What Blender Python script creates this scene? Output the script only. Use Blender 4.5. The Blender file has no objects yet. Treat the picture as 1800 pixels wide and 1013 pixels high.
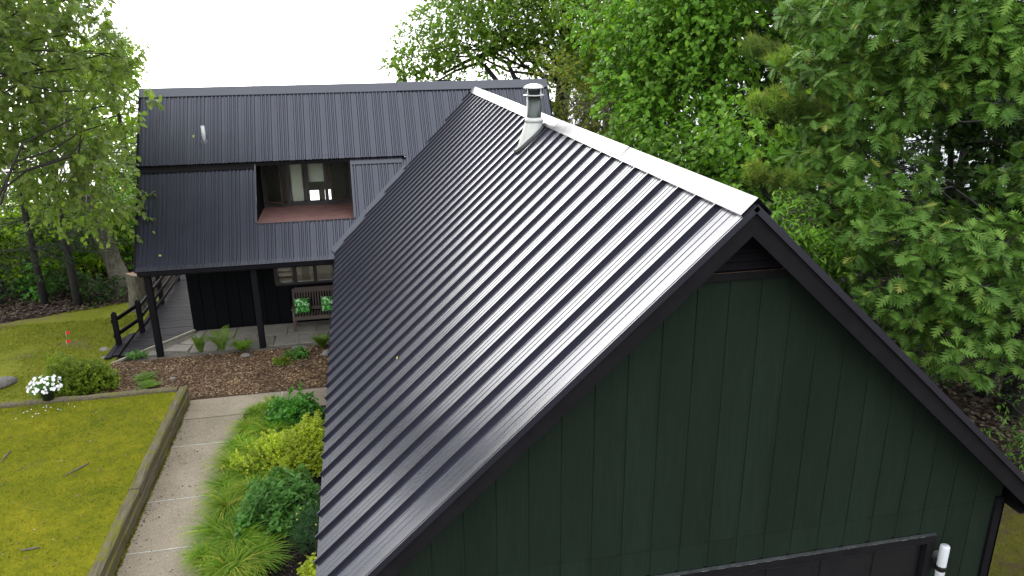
import bpy, bmesh, math, random
import numpy as np
from mathutils import Vector, Matrix

R = math.radians
SC = bpy.context.scene
COL = SC.collection
rng = np.random.default_rng(7)
random.seed(7)

# ------------------------------------------------------------------ camera
CAM_Z = 7.3
F_PX, W_PX, H_PX = 1328.35, 1800.0, 1013.0
YAW, PITCH, ROLL = 0.199186, 0.323219, 0.0119847
_f = np.array([math.sin(YAW), math.cos(YAW), 0.0])
_r = np.array([math.cos(YAW), -math.sin(YAW), 0.0])
_u = np.array([0, 0, 1.0])
FWD = _f * math.cos(PITCH) - _u * math.sin(PITCH)
_d = -(_u * math.cos(PITCH) + _f * math.sin(PITCH))
RGT = _r * math.cos(ROLL) + _d * math.sin(ROLL)
DWN = -_r * math.sin(ROLL) + _d * math.cos(ROLL)
CAM = np.array([0, 0, CAM_Z])

cam_data = bpy.data.cameras.new('camera')
cam_data.sensor_fit = 'HORIZONTAL'
cam_data.sensor_width = 36.0
cam_data.lens = 36.0 * F_PX / W_PX
cam_data.clip_start = 0.1
cam_data.clip_end = 8000
cam = bpy.data.objects.new('camera', cam_data)
COL.objects.link(cam)
cam.matrix_world = Matrix(((RGT[0], -DWN[0], -FWD[0], 0), (RGT[1], -DWN[1], -FWD[1], 0), (RGT[2], -DWN[2], -FWD[2], CAM_Z), (0, 0, 0, 1)))
SC.camera = cam

# ------------------------------------------------------------------ sky, sun, exposure
SUN_EL, SUN_AZ = 19.0, -12.0          # degrees; azimuth from +y towards +x
world = bpy.data.worlds.new('World')
SC.world = world
world.use_nodes = True
wn, wl = world.node_tree.nodes, world.node_tree.links
wn.clear()
sky = wn.new('ShaderNodeTexSky')
sky.sky_type = 'NISHITA'
sky.sun_disc = False
sky.sun_elevation = R(SUN_EL)
sky.sun_rotation = R(SUN_AZ)
sky.air_density = 1.0
sky.dust_density = 4.0
sky.ozone_density = 1.0
hs = wn.new('ShaderNodeHueSaturation')
hs.inputs['Saturation'].default_value = 0.2
wl.new(sky.outputs[0], hs.inputs['Color'])
mxw = wn.new('ShaderNodeMix')
mxw.data_type = 'RGBA'
mxw.inputs[0].default_value = 0.72
wl.new(hs.outputs[0], mxw.inputs[6])
mxw.inputs[7].default_value = (10.7, 11.1, 12.0, 1)      # the even cloud deck
bg = wn.new('ShaderNodeBackground')
bg.inputs['Strength'].default_value = 0.14
wl.new(mxw.outputs[2], bg.inputs['Color'])
wo = wn.new('ShaderNodeOutputWorld')
wl.new(bg.outputs[0], wo.inputs['Surface'])

sl = bpy.data.lights.new('sun', 'SUN')
sl.energy = 0.8
sl.angle = R(56)
sl.color = (1.0, 0.96, 0.9)
so = bpy.data.objects.new('sun', sl)
COL.objects.link(so)
sd = Vector((math.sin(R(SUN_AZ)) * math.cos(R(SUN_EL)), math.cos(R(SUN_AZ)) * math.cos(R(SUN_EL)), math.sin(R(SUN_EL))))
so.rotation_euler = sd.to_track_quat('Z', 'Y').to_euler()
so.location = (-20, 30, 40)
SC.view_settings.view_transform = 'Standard'
SC.view_settings.look = 'None'
SC.view_settings.exposure = 0.98
SC.view_settings.gamma = 1.0
SC.view_settings.use_curve_mapping = False
SC.cycles.max_bounces = 6
SC.cycles.transparent_max_bounces = 8
SC.cycles.use_denoising = True

# ------------------------------------------------------------------ helpers
def ray(px, py):
    return FWD + RGT * ((px - W_PX / 2) / F_PX) + DWN * ((py - H_PX / 2) / F_PX)
def at(px, py, dist):
    return CAM + ray(px, py) * dist
def onz(px, py, z=0.0):
    d = ray(px, py)
    return CAM + d * ((z - CAM_Z) / d[2])

WLOC = {}
def link(o, parent=None, loc=(0, 0, 0)):
    COL.objects.link(o)
    loc = Vector(loc)
    WLOC[o.name] = loc
    if parent is not None:
        o.parent = parent
        o.location = loc - WLOC[parent.name]
    else:
        o.location = loc
    return o
def thing(name, label, cat, loc=(0, 0, 0), group=None):
    o = bpy.data.objects.new(name, None)
    o.empty_display_size = 0.2
    link(o, None, loc)
    return tag(o, label, cat, group)
def tag(o, label=None, cat=None, group=None, kind=None):
    if label: o['label'] = label
    if cat: o['category'] = cat
    if group: o['group'] = group
    if kind: o['kind'] = kind
    return o
def mobj(name, me, mat, parent=None, loc=(0, 0, 0), rot=None):
    if mat is not None and len(me.materials) == 0:
        me.materials.append(mat)
    o = bpy.data.objects.new(name, me)
    link(o, parent, loc)
    if rot is not None: o.rotation_euler = rot
    return o

class MB:
    """collects boxes, tubes, prisms; build() makes one mesh object"""
    def __init__(s): s.v = []; s.f = []; s.sm = []
    def add(s, v, f, smooth=False):
        b = len(s.v); s.v += [tuple(map(float, p)) for p in v]
        s.f += [tuple(i + b for i in q) for q in f]; s.sm += [smooth] * len(f); return s
    def box(s, x0, x1, y0, y1, z0, z1):
        v = [(x0,y0,z0),(x1,y0,z0),(x1,y1,z0),(x0,y1,z0),(x0,y0,z1),(x1,y0,z1),(x1,y1,z1),(x0,y1,z1)]
        return s.add(v, [(3,2,1,0),(4,5,6,7),(0,1,5,4),(1,2,6,5),(2,3,7,6),(3,0,4,7)])
    def prism(s, poly, d):
        """poly: 3-d points of one face, d: offset vector"""
        n = len(poly); v = [tuple(p) for p in poly] + [tuple(np.array(p) + d) for p in poly]
        f = [tuple(range(n))[::-1], tuple(range(n, 2 * n))] + [(i, (i+1) % n, n + (i+1) % n, n + i) for i in range(n)]
        return s.add(v, f)
    def bar(s, a, b, w, h, up=(0, 0, 1)):
        a, b = np.array(a, float), np.array(b, float); t = (b - a) / np.linalg.norm(b - a)
        sd_ = np.cross(t, up); sd_ /= np.linalg.norm(sd_); u = np.cross(sd_, t)
        sd_ *= w / 2; u *= h / 2
        v = [a-sd_-u, a+sd_-u, a+sd_+u, a-sd_+u, b-sd_-u, b+sd_-u, b+sd_+u, b-sd_+u]
        return s.add(v, [(0,1,2,3),(7,6,5,4),(0,4,5,1),(1,5,6,2),(2,6,7,3),(3,7,4,0)])
    def tube(s, pts, rad, n=6, cap=True):
        pts = [np.array(p, float) for p in pts]
        if not hasattr(rad, '__len__'): rad = [rad] * len(pts)
        b = len(s.v); ref = np.array([0.31, 0.77, 0.55])
        for i, p in enumerate(pts):
            t = pts[min(i+1, len(pts)-1)] - pts[max(i-1, 0)]; t = t / (np.linalg.norm(t) + 1e-9)
            u = np.cross(t, ref); u /= np.linalg.norm(u) + 1e-9; w = np.cross(t, u)
            for k in range(n):
                a = 2 * math.pi * k / n
                s.v.append(tuple(p + (u * math.cos(a) + w * math.sin(a)) * rad[i]))
        for i in range(len(pts) - 1):
            for k in range(n):
                s.f.append((b+i*n+k, b+i*n+(k+1)%n, b+(i+1)*n+(k+1)%n, b+(i+1)*n+k)); s.sm.append(n > 4)
        if cap:
            s.f.append(tuple(b + k for k in range(n))[::-1]); s.sm.append(False)
            e = b + (len(pts)-1)*n
            s.f.append(tuple(e + k for k in range(n))); s.sm.append(False)
        return s
    def lathe(s, prof, cx=0, cy=0, n=20):
        return s.tube([(cx, cy, z) for r_, z in prof], [max(r_, 1e-4) for r_, z in prof], n) if False else s._lathe(prof, cx, cy, n)
    def _lathe(s, prof, cx, cy, n):
        b = len(s.v)
        for r_, z in prof:
            for k in range(n):
                a = 2*math.pi*k/n; s.v.append((cx + r_*math.cos(a), cy + r_*math.sin(a), z))
        for i in range(len(prof)-1):
            for k in range(n):
                s.f.append((b+i*n+k, b+i*n+(k+1)%n, b+(i+1)*n+(k+1)%n, b+(i+1)*n+k)); s.sm.append(True)
        s.f.append(tuple(b+k for k in range(n))[::-1]); s.sm.append(False)
        e = b+(len(prof)-1)*n; s.f.append(tuple(e+k for k in range(n))); s.sm.append(False)
        return s
    def mesh(s, name, bevel=0.0):
        me = bpy.data.meshes.new(name)
        me.from_pydata(s.v, [], s.f)
        me.polygons.foreach_set('use_smooth', s.sm)
        bm = bmesh.new(); bm.from_mesh(me)
        bmesh.ops.recalc_face_normals(bm, faces=bm.faces)
        if bevel > 0:
            bmesh.ops.bevel(bm, geom=list(bm.edges), offset=bevel, segments=1, affect='EDGES', clamp_overlap=True)
        bm.to_mesh(me); bm.free()
        return me
    def build(s, name, mat, parent=None, loc=(0, 0, 0), bevel=0.0, rot=None):
        return mobj(name, s.mesh(name, bevel), mat, parent, loc, rot)

def np_mesh(name, v, tris, rnd=None):
    """fast triangle mesh from numpy arrays; rnd is a per-vertex float for colour variety"""
    me = bpy.data.meshes.new(name)
    me.vertices.add(len(v)); me.vertices.foreach_set('co', np.ascontiguousarray(v, np.float32).ravel())
    n = len(tris)
    me.loops.add(n * 3); me.loops.foreach_set('vertex_index', np.ascontiguousarray(tris, np.int32).ravel())
    me.polygons.add(n); me.polygons.foreach_set('loop_start', np.arange(n, dtype=np.int32) * 3)
    me.polygons.foreach_set('loop_total', np.full(n, 3, np.int32))
    me.update(calc_edges=True)
    if rnd is not None:
        a = me.attributes.new('rnd', 'FLOAT', 'POINT'); a.data.foreach_set('value', np.ascontiguousarray(rnd, np.float32))
    return me

# ------------------------------------------------------------------ materials
def new_mat(name):
    m = bpy.data.materials.new(name); m.use_nodes = True
    nt = m.node_tree; p = nt.nodes['Principled BSDF']
    return m, nt, p
def node(nt, t, **kw):
    n = nt.nodes.new(t)
    for k, v in kw.items(): setattr(n, k, v)
    return n
def ramp(nt, fac, stops):
    r = nt.nodes.new('ShaderNodeValToRGB')
    e = r.color_ramp.elements
    while len(e) < len(stops): e.new(0.5)
    for i, (p, c) in enumerate(stops): e[i].position = p; e[i].color = (*c, 1)
    nt.links.new(fac, r.inputs['Fac']); return r.outputs['Color']
def noise(nt, scale, detail=6, rough=0.6, vec=None, dist=0.0):
    n = nt.nodes.new('ShaderNodeTexNoise')
    n.inputs['Scale'].default_value = scale; n.inputs['Detail'].default_value = detail
    n.inputs['Roughness'].default_value = rough; n.inputs['Distortion'].default_value = dist
    if vec is not None: nt.links.new(vec, n.inputs['Vector'])
    return n.outputs['Fac']
def coords(nt, scale=(1, 1, 1), kind='Object', rot=(0, 0, 0)):
    t = nt.nodes.new('ShaderNodeTexCoord'); m = nt.nodes.new('ShaderNodeMapping')
    m.inputs['Scale'].default_value = scale; m.inputs['Rotation'].default_value = rot
    nt.links.new(t.outputs[kind], m.inputs['Vector']); return m.outputs['Vector']
def wcoords(nt, scale=(1, 1, 1)):
    g = nt.nodes.new('ShaderNodeNewGeometry'); m = nt.nodes.new('ShaderNodeMapping')
    m.inputs['Scale'].default_value = scale
    nt.links.new(g.outputs['Position'], m.inputs['Vector']); return m.outputs['Vector']
def mixc(nt, fac, a, b, mode='MIX'):
    m = nt.nodes.new('ShaderNodeMix'); m.data_type = 'RGBA'; m.blend_type = mode
    for s_, x in ((0, fac), (6, a), (7, b)):
        if hasattr(x, 'is_linked') or isinstance(x, bpy.types.NodeSocket): nt.links.new(x, m.inputs[s_])
        else: m.inputs[s_].default_value = x if s_ == 0 else (*x, 1)
    return m.outputs[2]
def bump(nt, p, h, strength=0.3, dist=0.02):
    b = nt.nodes.new('ShaderNodeBump'); b.inputs['Strength'].default_value = strength; b.inputs['Distance'].default_value = dist
    nt.links.new(h, b.inputs['Height']); nt.links.new(b.outputs[0], p.inputs['Normal'])
def plain(name, col, rough=0.6, metal=0.0, var=0.25, scale=6.0, bmp=0.15, spec=0.5, stretch=(1, 1, 1), obj_rand=0.0):
    """a painted or natural surface: colour mottled by noise, relief, uneven gloss"""
    m, nt, p = new_mat(name)
    v = wcoords(nt, stretch)
    n = noise(nt, scale, 8, 0.65, v)
    lo = tuple(c * (1 - var) for c in col); hi = tuple(min(1, c * (1 + var)) for c in col)
    c = ramp(nt, n, [(0.25, lo), (0.75, hi)])
    if obj_rand > 0:
        oi = nt.nodes.new('ShaderNodeObjectInfo')
        c = mixc(nt, 1.0, c, ramp(nt, oi.outputs['Random'], [(0, (1 - obj_rand,) * 3), (1, (1.0,) * 3)]), 'MULTIPLY')
    nt.links.new(c, p.inputs['Base Color'])
    mr = nt.nodes.new('ShaderNodeMapRange'); mr.inputs['To Min'].default_value = max(0, rough - 0.1); mr.inputs['To Max'].default_value = min(1, rough + 0.12)
    nt.links.new(noise(nt, scale * 0.6, 4, 0.6, v), mr.inputs['Value']); nt.links.new(mr.outputs[0], p.inputs['Roughness'])
    p.inputs['Metallic'].default_value = metal
    p.inputs['Specular IOR Level'].default_value = spec
    if bmp > 0: bump(nt, p, noise(nt, scale * 5, 6, 0.7, v), bmp, 0.01)
    return m

def roof_mat(name, base, rough, spec, coat):
    m, nt, p = new_mat(name)
    v = wcoords(nt)
    oi = nt.nodes.new('ShaderNodeObjectInfo')
    n = noise(nt, 1.7, 7, 0.6, v)
    c = ramp(nt, n, [(0.3, tuple(b * 0.85 for b in base)), (0.75, tuple(b * 1.2 for b in base))])
    # dust specks and a little pollen
    sp = ramp(nt, noise(nt, 38.0, 3, 0.5, v), [(0.80, (0, 0, 0)), (0.84, (1, 1, 1))])
    c = mixc(nt, sp, c, tuple(b * 2.2 + 0.01 for b in base))
    nt.links.new(c, p.inputs['Base Color'])
    mr = nt.nodes.new('ShaderNodeMapRange'); mr.inputs['To Min'].default_value = rough - 0.06; mr.inputs['To Max'].default_value = rough + 0.08
    nt.links.new(noise(nt, 2.3, 6, 0.65, v), mr.inputs['Value']); nt.links.new(mr.outputs[0], p.inputs['Roughness'])
    p.inputs['Specular IOR Level'].default_value = spec
    p.inputs['Coat Weight'].default_value = coat
    p.inputs['Coat Roughness'].default_value = rough * 0.75
    p.inputs['Coat IOR'].default_value = 1.6
    p.inputs['Specular Tint'].default_value = (0.84, 0.90, 1.0, 1)  # blue cast of a reflected sky, put into the specular colour
    bump(nt, p, noise(nt, 0.7, 1, 0.4, v), 0.03, 0.05)      # faint oil-canning of thin sheet
    return m

M = {}
M['roof'] = roof_mat('charcoal_roof_metal', (0.013, 0.012, 0.022), 0.29, 0.5, 0.40)
M['roof_house'] = roof_mat('charcoal_house_roof_metal', (0.012, 0.011, 0.022), 0.30, 0.65, 0.45)
M['trim'] = roof_mat('charcoal_trim_metal', (0.016, 0.015, 0.022), 0.34, 0.6, 0.6)
M['black'] = plain('black_stained_wood', (0.008, 0.007, 0.009), 0.8, var=0.35, scale=5, bmp=0.3, spec=0.12, stretch=(1, 1, 0.3), obj_rand=0.25)
M['rake'] = plain('black_painted_fascia', (0.010, 0.009, 0.0095), 0.75, var=0.3, scale=4, bmp=0.2, spec=0.1)
M['deckwood'] = plain('black_deck_board', (0.015, 0.0135, 0.018), 0.66, spec=0.15, var=0.4, scale=4, bmp=0.35, stretch=(0.4, 3, 1), obj_rand=0.4)
def siding(name, col):
    m, nt, p = new_mat(name)
    v = wcoords(nt, (9, 9, 0.7))
    g = noise(nt, 4.0, 8, 0.7, v)
    c = ramp(nt, g, [(0.25, tuple(x * 0.8 for x in col)), (0.8, tuple(x * 1.2 for x in col))])
    v2 = wcoords(nt)
    fl = ramp(nt, noise(nt, 23.0, 3, 0.6, v2), [(0.785, (0, 0, 0)), (0.80, (1, 1, 1))])
    c = mixc(nt, fl, c, tuple(x * 2.2 + 0.012 for x in col))
    oi = nt.nodes.new('ShaderNodeObjectInfo')
    c = mixc(nt, 1.0, c, ramp(nt, oi.outputs['Random'], [(0, (0.84,) * 3), (1, (1.0,) * 3)]), 'MULTIPLY')
    c = mixc(nt, 1.0, c, ramp(nt, noise(nt, 2.2, 6, 0.7, wcoords(nt, (1, 1, 0.16))), [(0.3, (0.86,) * 3), (0.7, (1.12,) * 3)]), 'MULTIPLY')
    nt.links.new(c, p.inputs['Base Color'])
    p.inputs['Roughness'].default_value = 0.85; p.inputs['Specular IOR Level'].default_value = 0.07
    bump(nt, p, g, 0.35, 0.006)
    return m
M['siding'] = siding('dark_green_siding', (0.0138, 0.0232, 0.0150))
M['siding_b'] = siding('black_porch_siding', (0.005, 0.0055, 0.006))
M['galv'] = plain('galvanised_flashing', (0.55, 0.55, 0.50), 0.5, metal=0.25, var=0.15, scale=7, bmp=0.08)
M['steel'] = plain('stainless_flue', (0.085, 0.098, 0.088), 0.38, metal=0.75, var=0.12, scale=3, bmp=0.02)
M['capsteel'] = plain('cap_steel', (0.62, 0.62, 0.60), 0.38, metal=0.7, var=0.15, scale=7, bmp=0.03)
M['tar'] = plain('roof_sealant', (0.08, 0.08, 0.08), 0.85, var=0.4, scale=20, bmp=0.8)
M['pvc'] = plain('white_plastic', (0.62, 0.62, 0.62), 0.45, var=0.08, scale=5, bmp=0.02)
M['rubber'] = plain('grey_rubber', (0.16, 0.17, 0.19), 0.6, var=0.2)
M['darkmetal'] = plain('dark_metal', (0.012, 0.012, 0.013), 0.45, metal=0.2)
M['redfloor'] = plain('worn_red_deck_paint', (0.155, 0.075, 0.062), 0.7, var=0.35, scale=3.2, bmp=0.2)
M['brownframe'] = plain('weathered_brown_frame', (0.11, 0.065, 0.038), 0.7, var=0.5, scale=12, bmp=0.3)
M['sash'] = plain('dark_sash_wood', (0.045, 0.028, 0.019), 0.7, var=0.6, scale=10, bmp=0.2)
M['frame'] = plain('dark_window_frame', (0.018, 0.014, 0.012), 0.6, var=0.3)
M['curtain'] = plain('cream_curtain', (0.74, 0.68, 0.56), 0.9, var=0.08, scale=3, bmp=0.05)
M['roomwall'] = plain('cream_room_wall', (0.52, 0.48, 0.40), 0.9, var=0.06)
M['roomwood'] = plain('brown_room_wood', (0.16, 0.10, 0.06), 0.6, var=0.3)
M['bedwhite'] = plain('white_bedding', (0.8, 0.8, 0.78), 0.9, var=0.05)
M['teak'] = plain('weathered_teak', (0.090, 0.065, 0.052), 0.75, var=0.3, scale=6, bmp=0.25, obj_rand=0.25)
M['dripedge'] = plain('worn_drip_edge', (0.05, 0.055, 0.055), 0.6, var=0.7, scale=14, bmp=0.3)
M['worn'] = plain('worn_white_edge', (0.36, 0.36, 0.33), 0.8, var=0.7, scale=9, bmp=0.3)
M['lampwhite'] = plain('opal_lamp_glass', (0.62, 0.64, 0.64), 0.35, var=0.03)
M['bark'] = plain('grey_bark', (0.115, 0.105, 0.075), 0.95, var=0.65, scale=9, bmp=1.0, spec=0.1, stretch=(1.6, 1.6, 0.5))
M['bark_d'] = plain('dark_bark', (0.022, 0.019, 0.016), 0.9, var=0.45, scale=9, bmp=1.0, stretch=(1.6, 1.6, 0.45))
M['twig'] = plain('dead_twig', (0.12, 0.10, 0.085), 0.9, var=0.3, scale=8)
M['stone'] = plain('pale_field_stone', (0.21, 0.195, 0.17), 0.85, var=0.3, scale=9, bmp=0.5, obj_rand=0.35)
M['flag'] = plain('grey_flagstone', (0.215, 0.198, 0.158), 0.85, var=0.22, scale=3.5, bmp=0.35, obj_rand=0.22)
M['kerbwood'] = plain('weathered_kerb_board', (0.31, 0.285, 0.22), 0.85, var=0.3, scale=6, bmp=0.4)
M['redflag'] = plain('red_marker_flag', (0.62, 0.018, 0.012), 0.6, var=0.1)
M['yellowleaf'] = plain('yellow_dead_leaf', (0.42, 0.38, 0.08), 0.7, var=0.25)
M['potmat'] = plain('dark_green_pot', (0.012, 0.022, 0.014), 0.4, var=0.15)
M['petal'] = plain('white_petal', (0.82, 0.82, 0.80), 0.7, var=0.04)
M['stumptop'] = plain('cut_wood', (0.33, 0.22, 0.14), 0.85, var=0.4, scale=8, bmp=0.4)
M['white'] = plain('white_paint', (0.75, 0.75, 0.73), 0.6, var=0.08)

def glass_mat():
    m, nt, p = new_mat('window_glass')
    out = nt.nodes['Material Output']; nt.nodes.remove(p)
    g = node(nt, 'ShaderNodeBsdfGlossy'); g.inputs['Roughness'].default_value = 0.02
    t = node(nt, 'ShaderNodeBsdfTransparent'); t.inputs['Color'].default_value = (0.86, 0.9, 0.88, 1)
    fr = node(nt, 'ShaderNodeFresnel'); fr.inputs['IOR'].default_value = 1.55
    mx = node(nt, 'ShaderNodeMixShader')
    nt.links.new(fr.outputs[0], mx.inputs[0]); nt.links.new(t.outputs[0], mx.inputs[1]); nt.links.new(g.outputs[0], mx.inputs[2])
    nt.links.new(mx.outputs[0], out.inputs['Surface']); return m
M['glass'] = glass_mat()

def leaf_mat(name, stops, trans=0.32, rough=0.45, spec=0.4, clump=0.35, cs=0.9):
    m, nt, p = new_mat(name)
    out = nt.nodes['Material Output']
    a = node(nt, 'ShaderNodeAttribute'); a.attribute_name = 'rnd'
    c = ramp(nt, a.outputs['Fac'], stops)
    n = noise(nt, cs, 3, 0.5, wcoords(nt))
    c = mixc(nt, 1.0, c, ramp(nt, n, [(0.3, (1 - clump,) * 3), (0.7, (1 + clump * 0.5, 1 + clump * 0.5, 1.0))]), 'MULTIPLY')
    nt.links.new(c, p.inputs['Base Color'])
    p.inputs['Roughness'].default_value = rough; p.inputs['Specular IOR Level'].default_value = spec
    t = node(nt, 'ShaderNodeBsdfTranslucent')
    ct = mixc(nt, 1.0, c, (1.25, 1.35, 0.55), 'MULTIPLY'); nt.links.new(ct, t.inputs['Color'])
    mx = node(nt, 'ShaderNodeMixShader'); mx.inputs[0].default_value = trans
    nt.links.new(p.outputs[0], mx.inputs[1]); nt.links.new(t.outputs[0], mx.inputs[2]); nt.links.new(mx.outputs[0], out.inputs['Surface'])
    return m
G = lambda r, g, b: (r, g, b)
M['oak'] = leaf_mat('oak_leaf', [(0, G(0.060, 0.145, 0.025)), (.55, G(0.121, 0.238, 0.039)), (.9, G(0.198, 0.317, 0.058)), (1, G(0.317, 0.352, 0.070))], 0.28, 0.5, 0.2, clump=0.3)
M['bass'] = leaf_mat('basswood_leaf', [(0, G(0.081, 0.204, 0.022)), (.6, G(0.163, 0.337, 0.032)), (1, G(0.301, 0.479, 0.053))], 0.38, 0.5, 0.25)
M['faroak'] = leaf_mat('far_oak_leaf', [(0, G(0.093, 0.180, 0.024)), (.6, G(0.180, 0.300, 0.039)), (1, G(0.300, 0.405, 0.068))], 0.50, 0.55, 0.2)
M['birch'] = leaf_mat('birch_leaf', [(0, G(0.098, 0.168, 0.039)), (.6, G(0.190, 0.274, 0.063)), (1, G(0.309, 0.365, 0.092))], 0.45, 0.5, 0.25)
M['thick'] = leaf_mat('thicket_leaf', [(0, G(0.118, 0.186, 0.030)), (.6, G(0.254, 0.304, 0.043)), (1, G(0.473, 0.389, 0.068))], 0.45, 0.5, 0.2)
M['pine'] = leaf_mat('pine_needle', [(0, G(0.072, 0.144, 0.028)), (.6, G(0.177, 0.277, 0.055)), (1, G(0.354, 0.332, 0.100))], 0.45, 0.5, 0.2)
M['spruce'] = leaf_mat('spruce_needle', [(0, G(0.016, 0.037, 0.013)), (.7, G(0.032, 0.065, 0.019)), (1, G(0.049, 0.088, 0.026))], 0.2, 0.6, 0.2)
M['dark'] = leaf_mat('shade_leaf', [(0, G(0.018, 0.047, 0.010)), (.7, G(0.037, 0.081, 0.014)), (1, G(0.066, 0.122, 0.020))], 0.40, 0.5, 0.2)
M['under'] = leaf_mat('understory_leaf', [(0, G(0.158, 0.298, 0.019)), (.6, G(0.317, 0.485, 0.030)), (1, G(0.485, 0.614, 0.055))], 0.60, 0.5, 0.2)
M['spirea_y'] = leaf_mat('gold_spirea_leaf', [(0, G(0.235, 0.343, 0.023)), (.6, G(0.451, 0.522, 0.040)), (1, G(0.648, 0.648, 0.064))], 0.45, 0.5, cs=2.5)
M['shrub_g'] = leaf_mat('green_shrub_leaf', [(0, G(0.054, 0.179, 0.024)), (.6, G(0.099, 0.304, 0.039)), (1, G(0.179, 0.429, 0.054))], 0.45, 0.45, cs=2.5)
M['bush'] = leaf_mat('bush_leaf', [(0, G(.10, .17, .016)), (.6, G(.19, .27, .026)), (1, G(.30, .36, .05))], 0.45, 0.55, 0.15, cs=2.0)
M['peony'] = leaf_mat('peony_leaf', [(0, G(0.052, 0.155, 0.025)), (.6, G(0.092, 0.230, 0.041)), (1, G(0.172, 0.322, 0.081))], 0.3, 0.5, 0.2, cs=2.5)
M['grass'] = leaf_mat('grass_blade', [(0, G(0.073, 0.185, 0.013)), (.55, G(0.172, 0.317, 0.018)), (.82, G(0.330, 0.396, 0.040)), (1, G(0.554, 0.462, 0.106))], 0.35, 0.55, 0.15, cs=1.5)
M['fern'] = leaf_mat('fern_frond', [(0, G(0.092, 0.184, 0.017)), (.6, G(0.161, 0.276, 0.023)), (1, G(0.299, 0.368, 0.046))], 0.50, 0.5)
M['feather'] = leaf_mat('feathery_leaf', [(0, G(.02, .07, .018)), (.7, G(.035, .11, .025)), (1, G(.06, .15, .03))], 0.3, 0.5)
M['cedar'] = leaf_mat('cedar_spray', [(0, G(.06, .15, .014)), (.6, G(.11, .24, .022)), (1, G(.18, .32, .035))], 0.35, 0.5)
M['chip'] = leaf_mat('bark_chip', [(0, G(.07, .042, .026)), (.5, G(.19, .12, .075)), (.9, G(.31, .21, .14)), (1, G(.42, .34, .25))], 0.0, 0.9, 0.15, cs=1.2)
M['litter'] = leaf_mat('leaf_litter', [(0, G(.030, .021, .016)), (.6, G(.085, .060, .045)), (1, G(.19, .145, .11))], 0.05, 0.8, 0.3, cs=0.8)
M['mossbit'] = leaf_mat('moss_tuft', [(0, G(.080, .090, .006)), (.6, G(.15, .16, .012)), (1, G(.26, .25, .03))], 0.3, 0.9, 0.05, cs=1.3)

def ground_mat(name, cols, scales, bstr=0.6, spots=None):
    m, nt, p = new_mat(name)
    v = wcoords(nt)
    n1 = noise(nt, scales[0], 8, 0.62, v, 0.6); n2 = noise(nt, scales[1], 8, 0.7, v)
    c1 = ramp(nt, n1, [(0.30, cols[0]), (0.5, cols[1]), (0.70, cols[2])])
    c = mixc(nt, 0.55, c1, ramp(nt, n2, [(0.30, cols[0]), (0.52, cols[1]), (0.72, cols[2])]))
    if spots:
        col, sc_, lo, hi = spots
        f = ramp(nt, noise(nt, sc_, 7, 0.7, v, 1.0), [(lo, (0, 0, 0)), (hi, (1, 1, 1))])
        c = mixc(nt, f, c, col)
    nt.links.new(c, p.inputs['Base Color'])
    p.inputs['Roughness'].default_value = 0.95; p.inputs['Specular IOR Level'].default_value = 0.04
    h = nt.nodes.new('ShaderNodeMath'); h.operation = 'ADD'
    nt.links.new(n2, h.inputs[0]); nt.links.new(noise(nt, scales[1] * 5, 6, 0.7, v), h.inputs[1])
    bump(nt, p, h.outputs[0], bstr, 0.04)
    return m
M['moss'] = ground_mat('mossy_lawn', [(.070, .108, .010), (.172, .176, .011), (.285, .250, .016)], (1.3, 4.5), 0.9, spots=((.11, .085, .045), 1.1, 0.63, 0.76))
M['lawn3'] = ground_mat('side_grass', [(.05, .045, .018), (.10, .10, .018), (.15, .14, .03)], (1.6, 8.0), 0.9, spots=((.09, .06, .04), 1.5, 0.5, 0.65))
M['lawn2'] = ground_mat('far_lawn', [(.095, .120, .014), (.165, .185, .020), (.23, .225, .04)], (0.8, 6.0), 0.7, spots=((.16, .125, .08), 0.6, 0.54, 0.68))
M['mulch'] = ground_mat('mulch_soil', [(.055, .036, .023), (.12, .078, .05), (.19, .13, .088)], (1.6, 14.0), 1.0)
M['soil'] = ground_mat('dark_soil', [(.010, .009, .009), (.022, .019, .017), (.06, .045, .034)], (1.5, 14.0), 1.0)
M['forest'] = ground_mat('forest_floor', [(.022, .017, .012), (.05, .038, .027), (.085, .066, .048)], (0.7, 6.0), 1.0)
M['gravel'] = ground_mat('fine_gravel', [(.10, .095, .075), (.19, .175, .145), (.30, .28, .24)], (2.5, 40.0), 0.9)

def concrete_mat():
    m, nt, p = new_mat('exposed_aggregate_concrete')
    v = wcoords(nt)
    c = ramp(nt, noise(nt, 1.1, 8, 0.65, v, 0.4), [(0.28, (.190, .152, .102)), (0.5, (.270, .217, .150)), (0.74, (.345, .280, .200))])
    vo = node(nt, 'ShaderNodeTexVoronoi'); vo.inputs['Scale'].default_value = 75
    nt.links.new(v, vo.inputs['Vector'])
    c = mixc(nt, 0.35, c, ramp(nt, vo.outputs['Color'], [(0.2, (.12, .105, .075)), (0.6, (.25, .22, .165)), (0.95, (.46, .42, .34))]))
    st = ramp(nt, noise(nt, 3.0, 8, 0.75, v, 1.5), [(0.58, (0, 0, 0)), (0.72, (1, 1, 1))])
    c = mixc(nt, 0.0, c, (.1, .09, .06)) if False else mixc(nt, st, c, (.165, .135, .10))
    oi = nt.nodes.new('ShaderNodeObjectInfo')
    c = mixc(nt, 1.0, c, ramp(nt, oi.outputs['Random'], [(0, (0.88,) * 3), (1, (1.04,) * 3)]), 'MULTIPLY')
    nt.links.new(c, p.inputs['Base Color']); p.inputs['Roughness'].default_value = 0.85; p.inputs['Specular IOR Level'].default_value = 0.3
    bump(nt, p, vo.outputs['Distance'], 0.25, 0.01)
    return m
M['concrete'] = concrete_mat()
M['joint'] = plain('pale_joint_strip', (0.38, 0.36, 0.30), 0.85, var=0.3, scale=8, bmp=0.3)

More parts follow.
